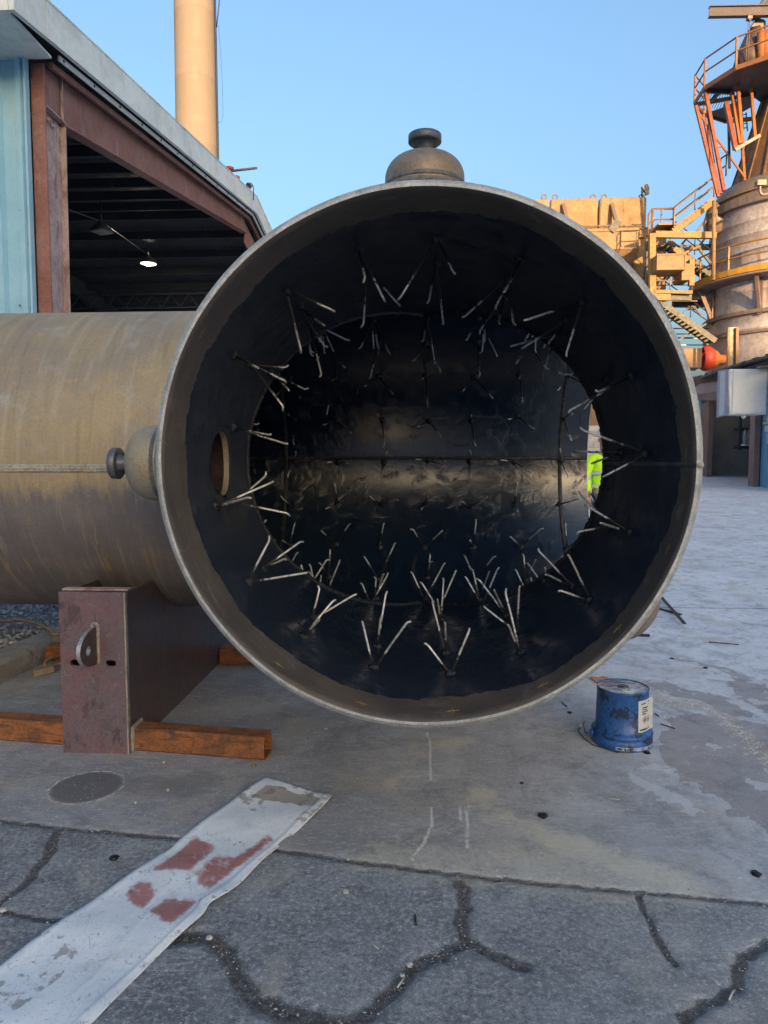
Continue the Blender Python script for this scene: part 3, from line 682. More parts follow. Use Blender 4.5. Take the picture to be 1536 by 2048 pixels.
def bead(pts, w, h, nrm_fn, n_per=1, name='weld_bead', mat='weld', closed=False, step=.012):
    """rippled weld bead along pts; nrm_fn(p) gives the outward normal"""
    P = [Vector(p) for p in pts]; vs = []; K = 7; N = len(P)
    for i, p in enumerate(P):
        d = (P[(i + 1) % N if closed else min(i + 1, N - 1)] - P[(i - 1) % N if closed else max(i - 1, 0)]).normalized()
        nn = nrm_fn(p).normalized(); s_ = d.cross(nn).normalized()
        hh = h * (.75 + .5 * random.random()); ww = w * (.92 + .16 * random.random())
        for k in range(K):
            a = pi * k / (K - 1); vs.append(p + s_ * cos(a) * ww / 2 + nn * (sin(a) * hh - .002))
    fs = [(i * K + k, i * K + k + 1, ((i + 1) % N) * K + k + 1, ((i + 1) % N) * K + k) for i in range(N if closed else N - 1) for k in range(K - 1)]
    m = MB(); m.add(vs, fs, 0, True); return m
def lin(a, b, step):
    a, b = Vector(a), Vector(b); n = max(2, int((b - a).length / step)); return [a + (b - a) * i / n for i in range(n + 1)]
radial_run = lambda p: Vector((0, p.y - D2, p.z - AZ)); radial_run_in = lambda p: -radial_run(p)
radial_st = lambda p: Vector((p.x, 0, p.z - AZ)); radial_st_in = lambda p: -radial_st(p)
def ring_pt(r, a, y=None, x=None):
    return Vector((r * cos(a), y, AZ + r * sin(a))) if y is not None else Vector((x, D2 - r * cos(a), AZ + r * sin(a)))
sa = -.038
zz = ring_pt(RO, math.asin(sa / RO), x=0)
for off, hgt in ((-.011, .009), (.011, .009), (.0, .012)):
    bead(lin((XL, zz.y, zz.z + off), (-RO * cos(.04), zz.y, zz.z + off), .006), .022, hgt, radial_run).build('seam_weld', M['weld'], vessel)
# saddle weld where branch meets run (outside, left and right)
for s in (-1, 1):
    pts = [Vector((s * (RO + .003) * cos(a), D2 - (RO + .003) * abs(cos(a)), AZ + (RO + .003) * sin(a))) for a in np.linspace(-pi / 2 + .03, pi / 2 - .03, 260)]
    bead(pts, .03, .009, lambda p: Vector((s * .7, -.7, 0)) + Vector((0, 0, (p.z - AZ)))).build('branch_weld', M['weld_dark'], vessel)
# welds inside: right-hand long seam of the branch, seams of the far wall, girth seam
bead(lin(ring_pt(RI - .001, -.012, y=STUB_F + .004), ring_pt(RI - .001, -.012, y=D2 - RI - .01), .006), .017, .005, radial_st_in).build('seam_weld', M['weld_dark'], vessel)
bead(lin((-3.5, D2 + RI * cos(.02) - .001, AZ + .018), (XR - .01, D2 + RI * cos(.02) - .001, AZ + .018), .006), .026, .008, radial_run_in).build('seam_weld', M['mastic'], vessel)
for X_ in (1.02, -1.05):
    pts = [Vector((X_, D2 + RI * cos(a) * .999, AZ + RI * sin(a) * .999)) for a in np.linspace(-1.9, 1.9, 560)]
    bead(pts, .030, .008, radial_run_in).build('girth_weld', M['mastic'], vessel)
# ragged bead of mastic where branch lining turns into the run lining
for s in (-1, 1):
    pts = [Vector((s * RI * cos(a), D2 - RI * abs(cos(a)), AZ + RI * sin(a))) for a in np.linspace(-pi / 2 + .02, pi / 2 - .02, 420)]
    bead(pts, .036, .013, lambda p: Vector((-p.x, 0, -(p.z - AZ)))).build('mastic_bead', M['mastic'], vessel)
# small lump where the seam meets the rim
lump = MB(); lump.lathe([(0, .010), (.010, .006), (.013, 0)], 10, (RI + .012, STUB_F + .002, AZ - .012), (0, -1, 0)); lump.build('seam_end', M['weld'], vessel)

def nozzle(ang, flange, mat, e=.335, cap=.105, r=.168, yy=HN):
    d = Vector((cos(ang), 0, sin(ang))); o = Vector((0, yy, AZ - (.01 if abs(sin(ang)) < .1 else 0)))
    e0 = RO + e; prof = [(r, RO * .9795), (r, e0)]
    for k in range(1, 11):
        a = pi / 2 * k / 10; prof.append((.03 + (r - .03) * cos(a) ** .8 if k < 10 else .03, e0 + cap * sin(a)))
    prof.append((0, e0 + cap + .001))
    m = MB(); m.lathe(prof, 56, o, d); dome = m.build('nozzle_dome', mat, vessel)
    u = Vector((0, 1, 0)); v = d.cross(u)
    for h in (e0 - .055, e0 - .03):
        P_ = [o + d * h + (u * cos(t_) + v * sin(t_)) * (r - .001) for t_ in np.linspace(0, 2 * pi, 140)[:-1]]
        bead(P_, .020, .007, lambda p: (p - o) - d * (p - o).dot(d), closed=True).build('collar_weld', M['weld_dark'], dome)
    if flange:
        top = e0 + cap; fr = .070
        n = MB(); n.lathe([(.034, top - .03), (.034, top + .045), (.042, top + .052)], 24, o, d); n.build('nozzle_neck', M['flange'], vessel)
        f = MB(); f.lathe([(.036, top + .050), (fr - .002, top + .050), (fr, top + .052), (fr, top + .080), (fr - .002, top + .082), (.045, top + .082), (.045, top + .085), (.024, top + .085), (.024, top)], 40, o, d)
        fl = f.build('flange', M['flange'], vessel)
        for k in range(4):
            a = pi / 4 + pi / 2 * k; c = o + (u * cos(a) + v * sin(a)) * .056
            hl = MB(); hl.lathe([(0, top + .0494), (.008, top + .0494)], 12, c, d, smooth=False); hl.build('bolt_hole', M['wire_dark'], fl)
    if abs(ang - pi) < .01:
        i = MB(); i.lathe([(r - .024, RO * .985), (r - .012, RO * 1.01), (r - .012, e0), (.05, e0 + cap * .8), (0, e0 + cap * .85)], 32, o, d); i.build('nozzle_bore', M['redox'], dome)
nozzle(pi / 2, True, M['nozzle'], e=.265, cap=.10)
nozzle(pi, True, M['nozzle_lt'], e=.255, cap=.125)
nozzle(R(33), False, M['flange'], e=.135, cap=.11, r=.17)
nozzle(R(-35.5), False, M['nozzle'], e=.17, cap=.10, r=.15)

# ---- refractory anchors: V rods welded to the wall, dipped in mastic
STEP = 2 * pi / 17
def anchor(base, nrm, spread, k):
    base, nrm, t = Vector(base), Vector(nrm).normalized(), Vector(spread).normalized()
    b = nrm.cross(t); m = MB(); al = []
    L = random.uniform(.82, 1.16)
    tw = random.uniform(-.4, .4); t2 = (t * cos(tw) + b * sin(tw)); b2 = nrm.cross(t2)
    lean = b2 * random.uniform(-.18, .18)
    for s, ln in ((1, .245 * L), (-1, .19 * L * random.uniform(.75, 1.1))):
        dirn = (nrm + t2 * s * random.uniform(.42, .60) + lean).normalized()
        p0 = base + t2 * s * .010; p1 = p0 + nrm * .018 + t2 * s * .003; p2 = p1 + dirn * ln * .45 + b2 * random.uniform(-.0015, .0015); p3 = p1 + dirn * (ln - .03)
        hk = (dirn * .6 + t2 * s * random.uniform(-.2, 1.2) + b2 * random.uniform(-.7, .7)).normalized()
        p4 = p3 + (dirn + hk).normalized() * .008; p5 = p4 + hk * random.uniform(.004, .020)
        n = 7; m.tube([p0, p1, p2, p3, p4, p5], [.0050, .0052, .0050, .0049, .0048, .0044], n)
        al += [v for h in (0, .1, .5, .85, .92, 1) for v in [h + random.uniform(-.05, .05)] * n]
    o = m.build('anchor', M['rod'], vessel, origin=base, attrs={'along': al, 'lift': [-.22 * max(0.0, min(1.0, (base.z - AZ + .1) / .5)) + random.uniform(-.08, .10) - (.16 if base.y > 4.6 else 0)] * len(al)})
    g_ = MB(); pr = [(0, .022), (.010, .019), (.017, .010), (.028 * random.uniform(.8, 1.2), -.002)]
    g_.lathe(pr, 9, base, nrm); 
    for v_i in range(len(g_.v)):
        g_.v[v_i] = tuple(Vector(g_.v[v_i]) + Vector((random.uniform(-.004, .004), random.uniform(-.004, .004), random.uniform(-.004, .004))))
    g_.build('mastic_blob', M['mastic'], o)
A0 = -pi / 2 + R(7)
cnt = 0
for ring, yy in enumerate((2.955, 3.285, 3.615, 3.945, 4.27)):
    for k in range(17):
        a = A0 + STEP * k + random.uniform(-.02, .02)
        y = yy + random.uniform(-.015, .015)
        if y > D2 - RI * abs(cos(a)) - .05: continue
        if ring >= 2 and random.random() < (.72 if sin(a) > .3 else .30): continue
        p = ring_pt(RI, a, y=y)
        if abs(p.x + RI) < .12 and abs(y - HN) < .17 and abs(p.z - AZ) < .15: continue
        ax_ = Vector((0, 1, 0)); tg = Vector((-sin(a), 0, cos(a)))
        anchor(p, -Vector((cos(a), 0, sin(a))), tg if (k + ring) % 2 == 0 else ax_, cnt); cnt += 1
for i in range(-7, 4):
    x = .02 + .335 * i
    for k in range(17):
        a = R(1.0) + STEP * k + pi; xj = x + random.uniform(-.015, .015); aj = a + random.uniform(-.02, .02)
        ca = cos(aj)
        if ca > 0 and abs(xj) < RI * ca + .05: continue
        if xj > XR - .03: continue
        p = ring_pt(RI, aj, x=xj); nr = Vector((0, cos(aj), -sin(aj)))
        anchor(p, nr, Vector((1, 0, 0)) if (k + i) % 2 == 0 else Vector((0, sin(aj), cos(aj))), cnt); cnt += 1
print('anchors', cnt)
# chalk / paint-stick ticks on the bare band near the mouth
for k in range(17):
    a = A0 + STEP * (k + .5) if k % 2 else A0 + STEP * k + .05
    a = A0 + STEP * k
    c = ring_pt(RI - .0012, a, y=STUB_F + .10); tg = Vector((-sin(a), 0, cos(a))); m = MB(); nrm = -Vector((cos(a), 0, sin(a)))
    for d, ln in ((Vector((0, 1, 0)), .040), (tg, .040)):
        d = (d + tg * random.uniform(-.3, .3)).normalized(); m.beam(c - d * ln / 2, c + d * ln / 2, .0036, .0012, nrm)
    m.build('crayon_mark', M['chalk_y'] if sin(a) < -.6 else M['chalk_o'], vessel)

# ------------------------------------------------------------------ saddle under the pipe
SX0, SX1 = PY(125, 1400, 3.46).x, PY(257, 1400, 3.46).x
SY0, SY1 = 3.455, 5.53; SH = .835
saddle = thing('pipe_saddle', 'maroon steel box saddle with round lifting lug carrying the brown pipe', 'steel saddle', ((SX0 + SX1) / 2, (SY0 + SY1) / 2, 0))
PT = .016
def endplate(y, slots):
    m = MB(); x0, x1 = SX0, SX1
    # plate with two slots: build as bmesh boolean-free strips
    zs = [0, .455, .487, SH]; cx = (x0 + x1) / 2
    s1 = (x0 + .050, x0 + .105); s2 = (x1 - .11, x1 - .058)
    if not slots: m.box((cx, y + PT / 2, SH / 2), (x1 - x0, PT, SH), bev=.002); return m
    m.box((cx, y + PT / 2, (zs[0] + zs[1]) / 2), (x1 - x0, PT, zs[1] - zs[0]))
    m.box((cx, y + PT / 2, (zs[2] + zs[3]) / 2), (x1 - x0, PT, zs[3] - zs[2]))
    for a, b in ((x0, s1[0]), (s1[1], s2[0]), (s2[1], x1)): m.box(((a + b) / 2, y + PT / 2, (zs[1] + zs[2]) / 2), (b - a, PT, zs[2] - zs[1]))
    for sx in (s1, s2):                                      # round the slot ends
        for e, sgn in ((sx[0], 1), (sx[1], -1)):
            for zc, sz in ((zs[1], 1), (zs[2], -1)):
                r = .015; pts = [(e, y, zc)] + [(e + sgn * (r - r * sin(t)), y, zc + sz * (r - r * cos(t))) for t in np.linspace(0, pi / 2, 6)]
                m.prism(pts, (0, PT, 0))
    return m
endplate(SY0, True).build('end_plate', M['saddle'], saddle)
endplate(SY1 - PT, False).build('end_plate', M['saddle'], saddle)
# side plates with the cradle cut out
for xs in (SX1 - PT - .006, SX0 + .006):
    poly = [(xs, SY0 + PT + .001, 0), (xs, SY1 - PT - .001, 0), (xs, SY1 - PT - .001, SH - .004)]
    for t in np.linspace(1, -1, 41):
        yy = D2 + t * (RO + .004) * .995; zz_ = AZ - math.sqrt(max((RO + .004) ** 2 - (yy - D2) ** 2, 0)); 
        if zz_ < SH - .004 and SY0 + PT < yy < SY1 - PT: poly.append((xs, yy, zz_))
    poly.append((xs, SY0 + PT + .001, SH - .004))
    MB().prism(poly, (PT, 0, 0)).build('side_plate', M['saddle_dk'], saddle)
m = MB(); m.box(((SX0 + SX1) / 2, SY0 + .06, SH + .006), (SX1 - SX0 - .004, .05, .010)); m.build('top_plate', M['pink_steel'], saddle)
m = MB(); m.box(((SX0 + SX1) / 2, D2, .012), (SX1 - SX0 - .05, SY1 - SY0 - .05, .016)); m.build('base_plate', M['saddle_dk'], saddle)
bead(lin((SX1 - .004, SY0 - .001, .0), (SX1 - .004, SY0 - .001, SH - .003), .007), .009, .005, lambda p: Vector((1, -1, 0))).build('weld_bead', M['weld'], saddle)
bead(lin((SX1 + .001, SY0 + .012, .0), (SX1 + .001, SY0 + .012, SH - .003), .007), .016, .005, lambda p: Vector((1, -.2, 0))).build('weld_bead', M['weld_dark'], saddle)
# lifting lug: half-round plate standing off the end plate, with an eye
lx = PY(190, 1270, SY0).x; lz = .565
lug = MB(); th = .020; n = 28; out = []; eye = []
for k in range(n + 1):
    a = pi / 2 + pi * k / n; rr_ = .095
    out.append((-(.055 + -cos(a) * rr_ * .92) if 0 < k < n else 0, sin(a) * rr_))
out = [(0, .095)] + [(-(.030 + abs(cos(a)) * .150), sin(a) * .095) for a in np.linspace(pi / 2, -pi / 2, n)] + [(0, -.095)]
ec = (-.098, -.005); er = .024
eye = [(ec[0] + er * cos(t), ec[1] + er * sin(t)) for t in np.linspace(0, 2 * pi, 25)[:-1]]
def outline_at(t):
    """outline point in direction t from the eye centre"""
    best = None
    for (a, b) in zip(out, out[1:] + out[:1]):
        dx, dz = cos(t), sin(t); ex_, ez_ = b[0] - a[0], b[1] - a[1]; det = dx * -ez_ + dz * ex_
        if abs(det) < 1e-9: continue
        px, pz = a[0] - ec[0], a[1] - ec[1]; s_ = (px * -ez_ + pz * ex_) / det; u_ = (dx * pz - dz * px) / det
        if s_ > 0 and -1e-6 <= u_ <= 1 + 1e-6 and (best is None or s_ < best): best = s_
    return (ec[0] + cos(t) * best, ec[1] + sin(t) * best)
T = np.linspace(0, 2 * pi, 49)[:-1]; vs = []
for dx in (-th / 2, th / 2):
    for t in T: o_ = outline_at(t); vs.append((lx + dx, SY0 + o_[0], lz + o_[1]))
    for t in T: vs.append((lx + dx, SY0 + ec[0] + er * cos(t), lz + ec[1] + er * sin(t)))
nT = len(T); fs = []; fm = []
for k in range(nT):
    k2 = (k + 1) % nT
    fs += [(k, k2, nT + k2, nT + k), (2 * nT + k, 3 * nT + k, 3 * nT + k2, 2 * nT + k2), (k, 2 * nT + k, 2 * nT + k2, k2), (nT + k, nT + k2, 3 * nT + k2, 3 * nT + k)]; fm += [0, 0, 1, 1]
lug.v = vs; lug.f = fs; lug.mi = fm; lug.sm = [False] * len(fs)
lo = lug.build('lifting_lug', [M['saddle_dk'], M['lug']], saddle)
w_ = bead([Vector((lx + th / 2 + .004, SY0, lz - .095)) , Vector((lx + th / 2 + .004, SY0, lz - .094))], .02, .008, lambda p: Vector((0, -1, 0)))
pts = lin((lx + th / 2 + .005, SY0, lz - .098), (lx + th / 2 + .005, SY0, lz + .090), .007)
pts += [Vector((lx + (th / 2 + .005) * cos(a), SY0, lz + .094 + .016 * sin(a))) for a in np.linspace(0, pi, 9)]
pts += lin((lx - th / 2 - .005, SY0, lz + .090), (lx - th / 2 - .005, SY0, lz - .098), .007)
bead(pts, .020, .010, lambda p: Vector((0, -1, 0))).build('lug_weld', M['weld'], lo)
# square skid tubes welded either side
def skid(p0, p1, zc=.0, s=.118, name='skid_tube'):
    p0, p1 = Vector(p0), Vector(p1); m = MB(); d = (p1 - p0).normalized(); L = (p1 - p0).length; x = Vector((d.y, -d.x, 0)); c = .010
    sec = [(-s / 2 + c, 0), (s / 2 - c, 0), (s / 2, c), (s / 2, s - c), (s / 2 - c, s), (-s / 2 + c, s), (-s / 2, s - c), (-s / 2, c)]
    inn = [(a * .86, s / 2 + (b - s / 2) * .86) for a, b in sec]
    vs = []; 
    for P_, S_ in ((p0, sec), (p1, sec), (p1, inn), (p0, inn)):
        vs += [P_ + x * a + Vector((0, 0, b + zc)) for a, b in S_]
    fs = [(r * 8 + k, r * 8 + (k + 1) % 8, ((r + 1) % 4) * 8 + (k + 1) % 8, ((r + 1) % 4) * 8 + k) for r in range(4) for k in range(8)]
    m.add(vs, fs); return m.build(name, M['rust_tube'], saddle)
q0 = PZ(-60, 1477, 0.0); q1 = PZ(528, 1522, 0.0)
dq = (q1 - q0).normalized(); off = Vector((-dq.y, dq.x, 0)) * .059
def at_x(x): t_ = (x - q0.x) / (q1.x - q0.x); return q0 + (q1 - q0) * t_ + off
tl = skid(at_x(-3.0), at_x(SX0 - .002)); tr = skid(at_x(SX1 + .001), q1 + off)
c_ = at_x(SX1 + .004); bead([Vector((SX1 + .006, c_.y - .066, z)) for z in np.linspace(.0, .118, 16)] + [Vector((SX1 + .006, y, .122)) for y in np.linspace(c_.y - .06, c_.y + .06, 14)], .03, .010, lambda p: Vector((1, -.6, .3))).build('tube_weld', M['weld'], tr)
skid((SX1 + .002, 5.12, 0), (-.55, 5.12, 0)); skid((-3.0, 5.12, 0), (SX0 - .002, 5.12, 0))

# ------------------------------------------------------------------ upside-down blue pail
pc = PZ(1243, 1482, 0); pail = thing('paint_pail', 'scuffed blue metal pail standing upside down on the concrete', 'pail', pc)
pr_ = .152
m = MB(); m.lathe([(pr_ + .003, .0), (pr_ + .005, .004), (pr_ + .004, .045), (pr_ - .002, .052), (pr_ + .004, .060), (pr_ + .007, .066), (pr_ + .004, .074), (pr_ - .008, .082), (.137, .09), (.1345, .19), (.132, .288), (.1345, .291), (.1345, .299), (.131, .301), (.129, .294)], 48, pc, (0, 0, 1)); m.build('body', M['pail'], pail)
m = MB(); m.lathe([(.1295, .2952), (.06, .2952), (.058, .2975), (.045, .2975), (.0, .2975)], 48, pc, (0, 0, 1)); pt_ = m.build('bottom_panel', M['pail_top'], pail)
m = MB(); m.lathe([(.030, .2976), (.030, .301), (.025, .301), (.023, .299), (.012, .299), (.010, .302), (0, .302)], 24, pc + Vector((.0, .0, 0)), (0, 0, 1)); m.build('stamped_ring', M['flange'], pt_)
m = MB(); m.lathe([(pr_ + .0062, .008), (pr_ + .0062, .026)], 30, pc, (0, 0, 1), a0=R(64), a1=R(152)); pb = m.build('printed_band', M['pale_band'], pail)
# paper label wrapped on the right of the body, slightly torn free
def pail_patch(a0, a1, z0, z1, off, mat, name, parent, n=14, lift=0):
    vs = []
    for i in range(n + 1):
        a = R(a0 + (a1 - a0) * i / n)
        for z in (z0, z1):
            rr_ = .1365 - (z - .09) * .020 + off + lift * max(0, i / n - .7)
            jz = random.uniform(-.002, .002)
            vs.append(pc + Vector((cos(a) * rr_, sin(a) * rr_, z + jz)))
    m = MB(); m.add(vs, [(2 * i, 2 * i + 2, 2 * i + 3, 2 * i + 1) for i in range(n)], 0, True); return m.build(name, mat, parent)
lab = pail_patch(-70, -14, .096, .262, .0015, M['paper'], 'paper_label', pail, lift=.05)
for k, (z, a0, a1) in enumerate(((.244, -64, -50), (.224, -60, -40), (.213, -60, -44), (.202, -60, -38), (.191, -60, -46), (.248, -40, -30), (.232, -34, -26), (.108, -66, -24))):
    pail_patch(a0, a1, z - .0028, z + .0028, .0028, M['ink'], 'print_line', lab, 6)
for a_ in (-52, -38):                                    # two warning diamonds
    cz = .158; mm = MB(); pts = []
    for t in range(4):
        for r_ in (.020, .0165): 
            aa = R(a_) + r_ * cos(t * pi / 2) / .137; rr_ = .1365 - (cz - .09) * .02 + .003
            pts.append(pc + Vector((cos(aa) * rr_, sin(aa) * rr_, cz + r_ * sin(t * pi / 2))))
    mm.add(pts, [(2 * t, (2 * t + 2) % 8, (2 * t + 3) % 8, 2 * t + 1) for t in range(4)]); mm.build('warning_diamond', M['red_ink'], lab)
    pail_patch(a_ - 2, a_ + 2, cz - .007, cz + .006, .0031, M['ink'], 'pictogram', lab, 3)
for a0, a1, z0, z1 in ((-112, -105, .012, .022), (-100, -97, .012, .022), (-95, -86, .013, .021), (-66, -64, .011, .022), (-50, -46, .012, .020)):
    vs = [pc + Vector((cos(R(a)) * (pr_ + .0072), sin(R(a)) * (pr_ + .0072), z)) for a in np.linspace(a0, a1, 4) for z in (z0, z1)]
    mm = MB(); mm.add(vs, [(2 * i, 2 * i + 2, 2 * i + 3, 2 * i + 1) for i in range(3)]); mm.build('band_print', M['ink'], pb)
# wire bail lying on the ground at the left
m = MB(); h0 = pc + Vector((-.150, -.02, .050)); pts = [h0]
w1, w2, w3 = PZ(1165, 1455, .012), PZ(1156, 1462, .010), PZ(1168, 1476, .008)
pts += [pc + Vector((-.20, -.035, .055)), w1 + Vector((0, 0, .03)), w2, w3, PZ(1185, 1489, .006), pc + Vector((-.07, -.165, .006)), pc + Vector((.02, -.168, .012))]
m.tube(pts, .0028, 6); bl = m.build('bail_handle', M['wire_dark'], pail)
m = MB(); m.tube([w1 + Vector((.008, .012, .032)), w1 + Vector((-.02, -.03, .012))], [.011, .011], 10); m.build('hand_grip', M['white_chip'], bl)
m = MB(); m.lathe([(0, .0), (.022, .003), (.02, .014), (0, .02)], 10, pc + Vector((-.155, -.02, .052)), (-1, 0, 0)); m.build('bail_ear', M['pail'], pail)
# orange splash behind the pail
m = MB(); sp = PZ(1203, 1362, .004); pts = []
for k in range(22):
    a = 2 * pi * k / 22; r_ = .045 * (1 + .25 * sin(3 * a) + .5 * random.random()); pts.append(sp + Vector((cos(a) * r_ * 1.1, sin(a) * r_ * 1.6 + .02, 0)))
m.prism(pts, (0, 0, .002)); tag(m.build('paint_splash', M['orange_splash']), 'flat orange paint splash behind the blue pail', 'paint splash')

# ------------------------------------------------------------------ white panel lying on the asphalt
def strip():
    A, B, C_, D_ = [PZ(x, y, .012) for x, y in ((530, 1553), (664, 1592), (165, 2052), (0, 1928))]
    # near end just outside the picture
    dirL = (D_ - A); dirR = (C_ - B); Ln = 1.32
    u = np.linspace(0, 1, 46); v = np.linspace(0, Ln, 200); U, Vv = np.meshgrid(u, v)
    def bil(c): return (A[c] + dirL[c] * Vv) * (1 - U) + (B[c] + dirR[c] * Vv) * U
    PX_, PY_ = bil(0), bil(1)
    lenm = (dirL.length)
    edge = np.minimum(U, 1 - U)
    z = .008 + .006 * np.sin(Vv * 9 + 2 * U) * (1 - 2 * edge) + .012 * np.exp(-((Vv - .56) / .05) ** 2) * sm(U, .75, 1) + .010 * np.exp(-((Vv) / .04) ** 2) * (U > .6) * (U - .6) * 2 + .004 * np.sin(Vv * 23 + U * 5)
    z += .006 * np.exp(-((U - .93) / .02) ** 2) + .004 * np.exp(-((U - .05) / .015) ** 2)
    PX_ = PX_ + .008 * np.sin(Vv * 14) * (U > .95) - .02 * np.exp(-((Vv - .60) / .03) ** 2) * (U > .9)
    dr = np.random.default_rng(5)
    def vn(s, seed):
        r = np.random.default_rng(seed); g = r.random((256, 256)); a, b = PX_ * s + 500, PY_ * s + 500
        i, j = np.floor(a).astype(int), np.floor(b).astype(int); fa, fb = a - i, b - j; i %= 256; j %= 256; i1, j1 = (i + 1) % 256, (j + 1) % 256
        return (g[i, j] * (1 - fa) + g[i1, j] * fa) * (1 - fb) + (g[i, j1] * (1 - fa) + g[i1, j1] * fa) * fb
    nn = vn(14, 3) * .5 + vn(40, 4) * .5
    red = np.full(U.shape, -1.0)
    for pl in ([(302, 1740), (392, 1668), (437, 1690), (380, 1745)], [(385, 1746), (440, 1700), (468, 1712), (535, 1664), (550, 1672), (505, 1712), (418, 1780), (396, 1764)],
               [(248, 1778), (280, 1756), (326, 1776), (286, 1816), (262, 1804)], [(297, 1821), (333, 1788), (400, 1800), (341, 1855)]):
        red = np.maximum(red, poly_sd(PX_, PY_, [tuple(PZ(a, b, .012)[:2]) for a, b in pl]) + .008)
    wc = PZ(350, 1766, .012); dw = np.hypot(PX_ - wc.x, PY_ - wc.y)
    fade = 1 - .9 * np.exp(-(dw / .08) ** 2)
    wc2 = PZ(445, 1700, .012); fade *= 1 - .55 * np.exp(-(np.hypot(PX_ - wc2.x, PY_ - wc2.y) / .07) ** 2)
    redm = sm(red, -.010, .030) * fade
    tanp = poly_sd(PX_, PY_, [tuple(PZ(a, b, .012)[:2]) for a, b in ((506, 1593), (530, 1566), (640, 1595), (628, 1614))])
    tan = sm(tanp + (nn - .5) * .05, -.01, .01) * .8
    dirt = sm(nn + .35 * np.exp(-((Vv - 1.05) / .25) ** 2) * (U < .5) + .25 * (Vv < .2) + .25 * np.exp(-((U - .97) / .03) ** 2), .55, 1.1)
    crease = np.exp(-((U - .62 - .10 * np.sin(Vv * 8)) / .012) ** 2) * sm(Vv, .62, .68) * sm(1.0 - Vv, 0, .05)
    z = z + .003 * crease; dirt = np.maximum(dirt, .6 * crease)
    yel = sm(Vv - U * .2, .98, 1.02)
    m = MB(); nu, nv = len(u), len(v)
    vs = [(float(a), float(b), float(c)) for a, b, c in zip(PX_.ravel(), PY_.ravel(), z.ravel())]
    bot = [(a, b, c - .0025) for a, b, c in vs]; n = len(vs)
    fs = [(j * nu + i, j * nu + i + 1, (j + 1) * nu + i + 1, (j + 1) * nu + i) for j in range(nv - 1) for i in range(nu - 1)]
    fb = [tuple(n + x for x in reversed(f)) for f in fs]
    ring = [i for i in range(nu)] + [j * nu + nu - 1 for j in range(1, nv)] + [(nv - 1) * nu + i for i in range(nu - 2, -1, -1)] + [j * nu for j in range(nv - 2, 0, -1)]
    fe = [(ring[k], n + ring[k], n + ring[(k + 1) % len(ring)], ring[(k + 1) % len(ring)]) for k in range(len(ring))]
    m.add(vs + bot, fs + fb + fe, 0, True)
    dbl = lambda a: np.concatenate([a.ravel(), np.zeros(n)])
    t = NT('worn_white_sign_panel'); p = t.pos(world=True); f1 = t.noise(p, 45, 5, .7); f2 = t.noise(p, 9, 5, .65, .3)
    c = t.mix(t.ramp(f2, .38, .66), (.80, .84, .86), (.70, .76, .80))
    c = t.mix(t.ramp(t.math('ADD', t.attr('red'), t.math('ADD', t.math('MULTIPLY', t.math('SUBTRACT', f1, .5), 1.3), t.math('MULTIPLY', t.math('SUBTRACT', f2, .5), 1.6))), .25, .95, 0, .92), c, t.mix(t.ramp(f2, .4, .6), (.34, .085, .075), (.42, .16, .14)))
    c = t.mix(t.ramp(t.math('ADD', t.attr('tan'), t.math('MULTIPLY', t.math('SUBTRACT', f1, .5), .7)), .4, .6, 0, .8), c, (.30, .25, .19))
    c = t.mix(t.ramp(t.math('ADD', t.attr('dirt'), t.math('MULTIPLY', t.math('SUBTRACT', f1, .5), 1.6)), .62, .85, 0, .65), c, (.20, .185, .165))
    scr = t.vor(t.pos((3.2, 1.2, 1), True), 9, 'DISTANCE_TO_EDGE'); f = t.math('MULTIPLY', t.ramp(scr, .018, .0), t.ramp(t.noise(p, 8, 4), .5, .6)); c = t.mix(t.math('MULTIPLY', f, .5), c, (.30, .27, .25))
    c = t.mix(t.ramp(t.noise(p, 34, 6, .78, 1.0), .57, .66, 0, .75), c, (.24, .215, .19))
    c = t.mix(t.ramp(t.noise(p, 3.2, 6, .7, .6), .52, .75, 0, .45), c, (.36, .35, .34))
    c = t.mix(t.ramp(t.noise(p, 110, 4, .7), .60, .70, 0, .55), c, (.26, .24, .22))
    c = t.mix(t.ramp(t.noise(t.pos((1, 1, 1), True), 95, 2), .70, .74, 0, .6), c, (.16, .15, .14))
    mt = t.done(c, t.ramp(f2, .3, .7, .35, .6), 0, t.bump(t.math('ADD', f1, t.math('MULTIPLY', f2, 2)), .0015))
    o = m.build('sign_panel', mt, attrs={'red': dbl(redm), 'tan': dbl(tan), 'dirt': dbl(dirt)})
    return tag(o, 'long scuffed white panel with faded red blocks lying flat on the asphalt', 'sign panel')
strip()

# ------------------------------------------------------------------ litter on the ground
def lump_mb(c, s, flat=.6, n=9):
    m = MB(); m.lathe([(0, s * flat), (s * .6, s * flat * .8), (s, s * .2), (s * .8, -.002)], n, c, (0, 0, 1), smooth=False)
    m.v = [tuple(Vector(v) + Vector((random.uniform(-1, 1), random.uniform(-1, 1), random.uniform(-.4, .4))) * s * .22) for v in m.v]; return m
chips = [((336, 1580), .010, 'beside the scribed circle'), ((272, 1605), .008, 'just below the scribed circle'), ((6, 1821), .014, 'on the crack at the far left edge'), ((482, 1756), .009, 'against the right edge of the white panel'),
         ((692, 1784), .011, 'right of the white panel on bare asphalt'), ((696, 1719), .007, 'on the long joint right of the panel'), ((419, 1876), .011, 'in the crack below the white panel'), ((825, 1718), .006, 'on the joint at the bottom of the yellow line'),
         ((805, 1952), .009, 'in the forked crack'), ((819, 1930), .010, 'upper of the crumbs at the forked crack'), ((328, 1524), .008, 'in front of the saddle'), ((652, 1458), .010, 'below the mouth of the tee')]
for (px, py), s, w in chips:
    tag(lump_mb(PZ(px, py, .002), s).build('mortar_chip', M['white_chip']), 'small white mortar chip ' + w, 'mortar chip', 'white mortar chips on the yard')
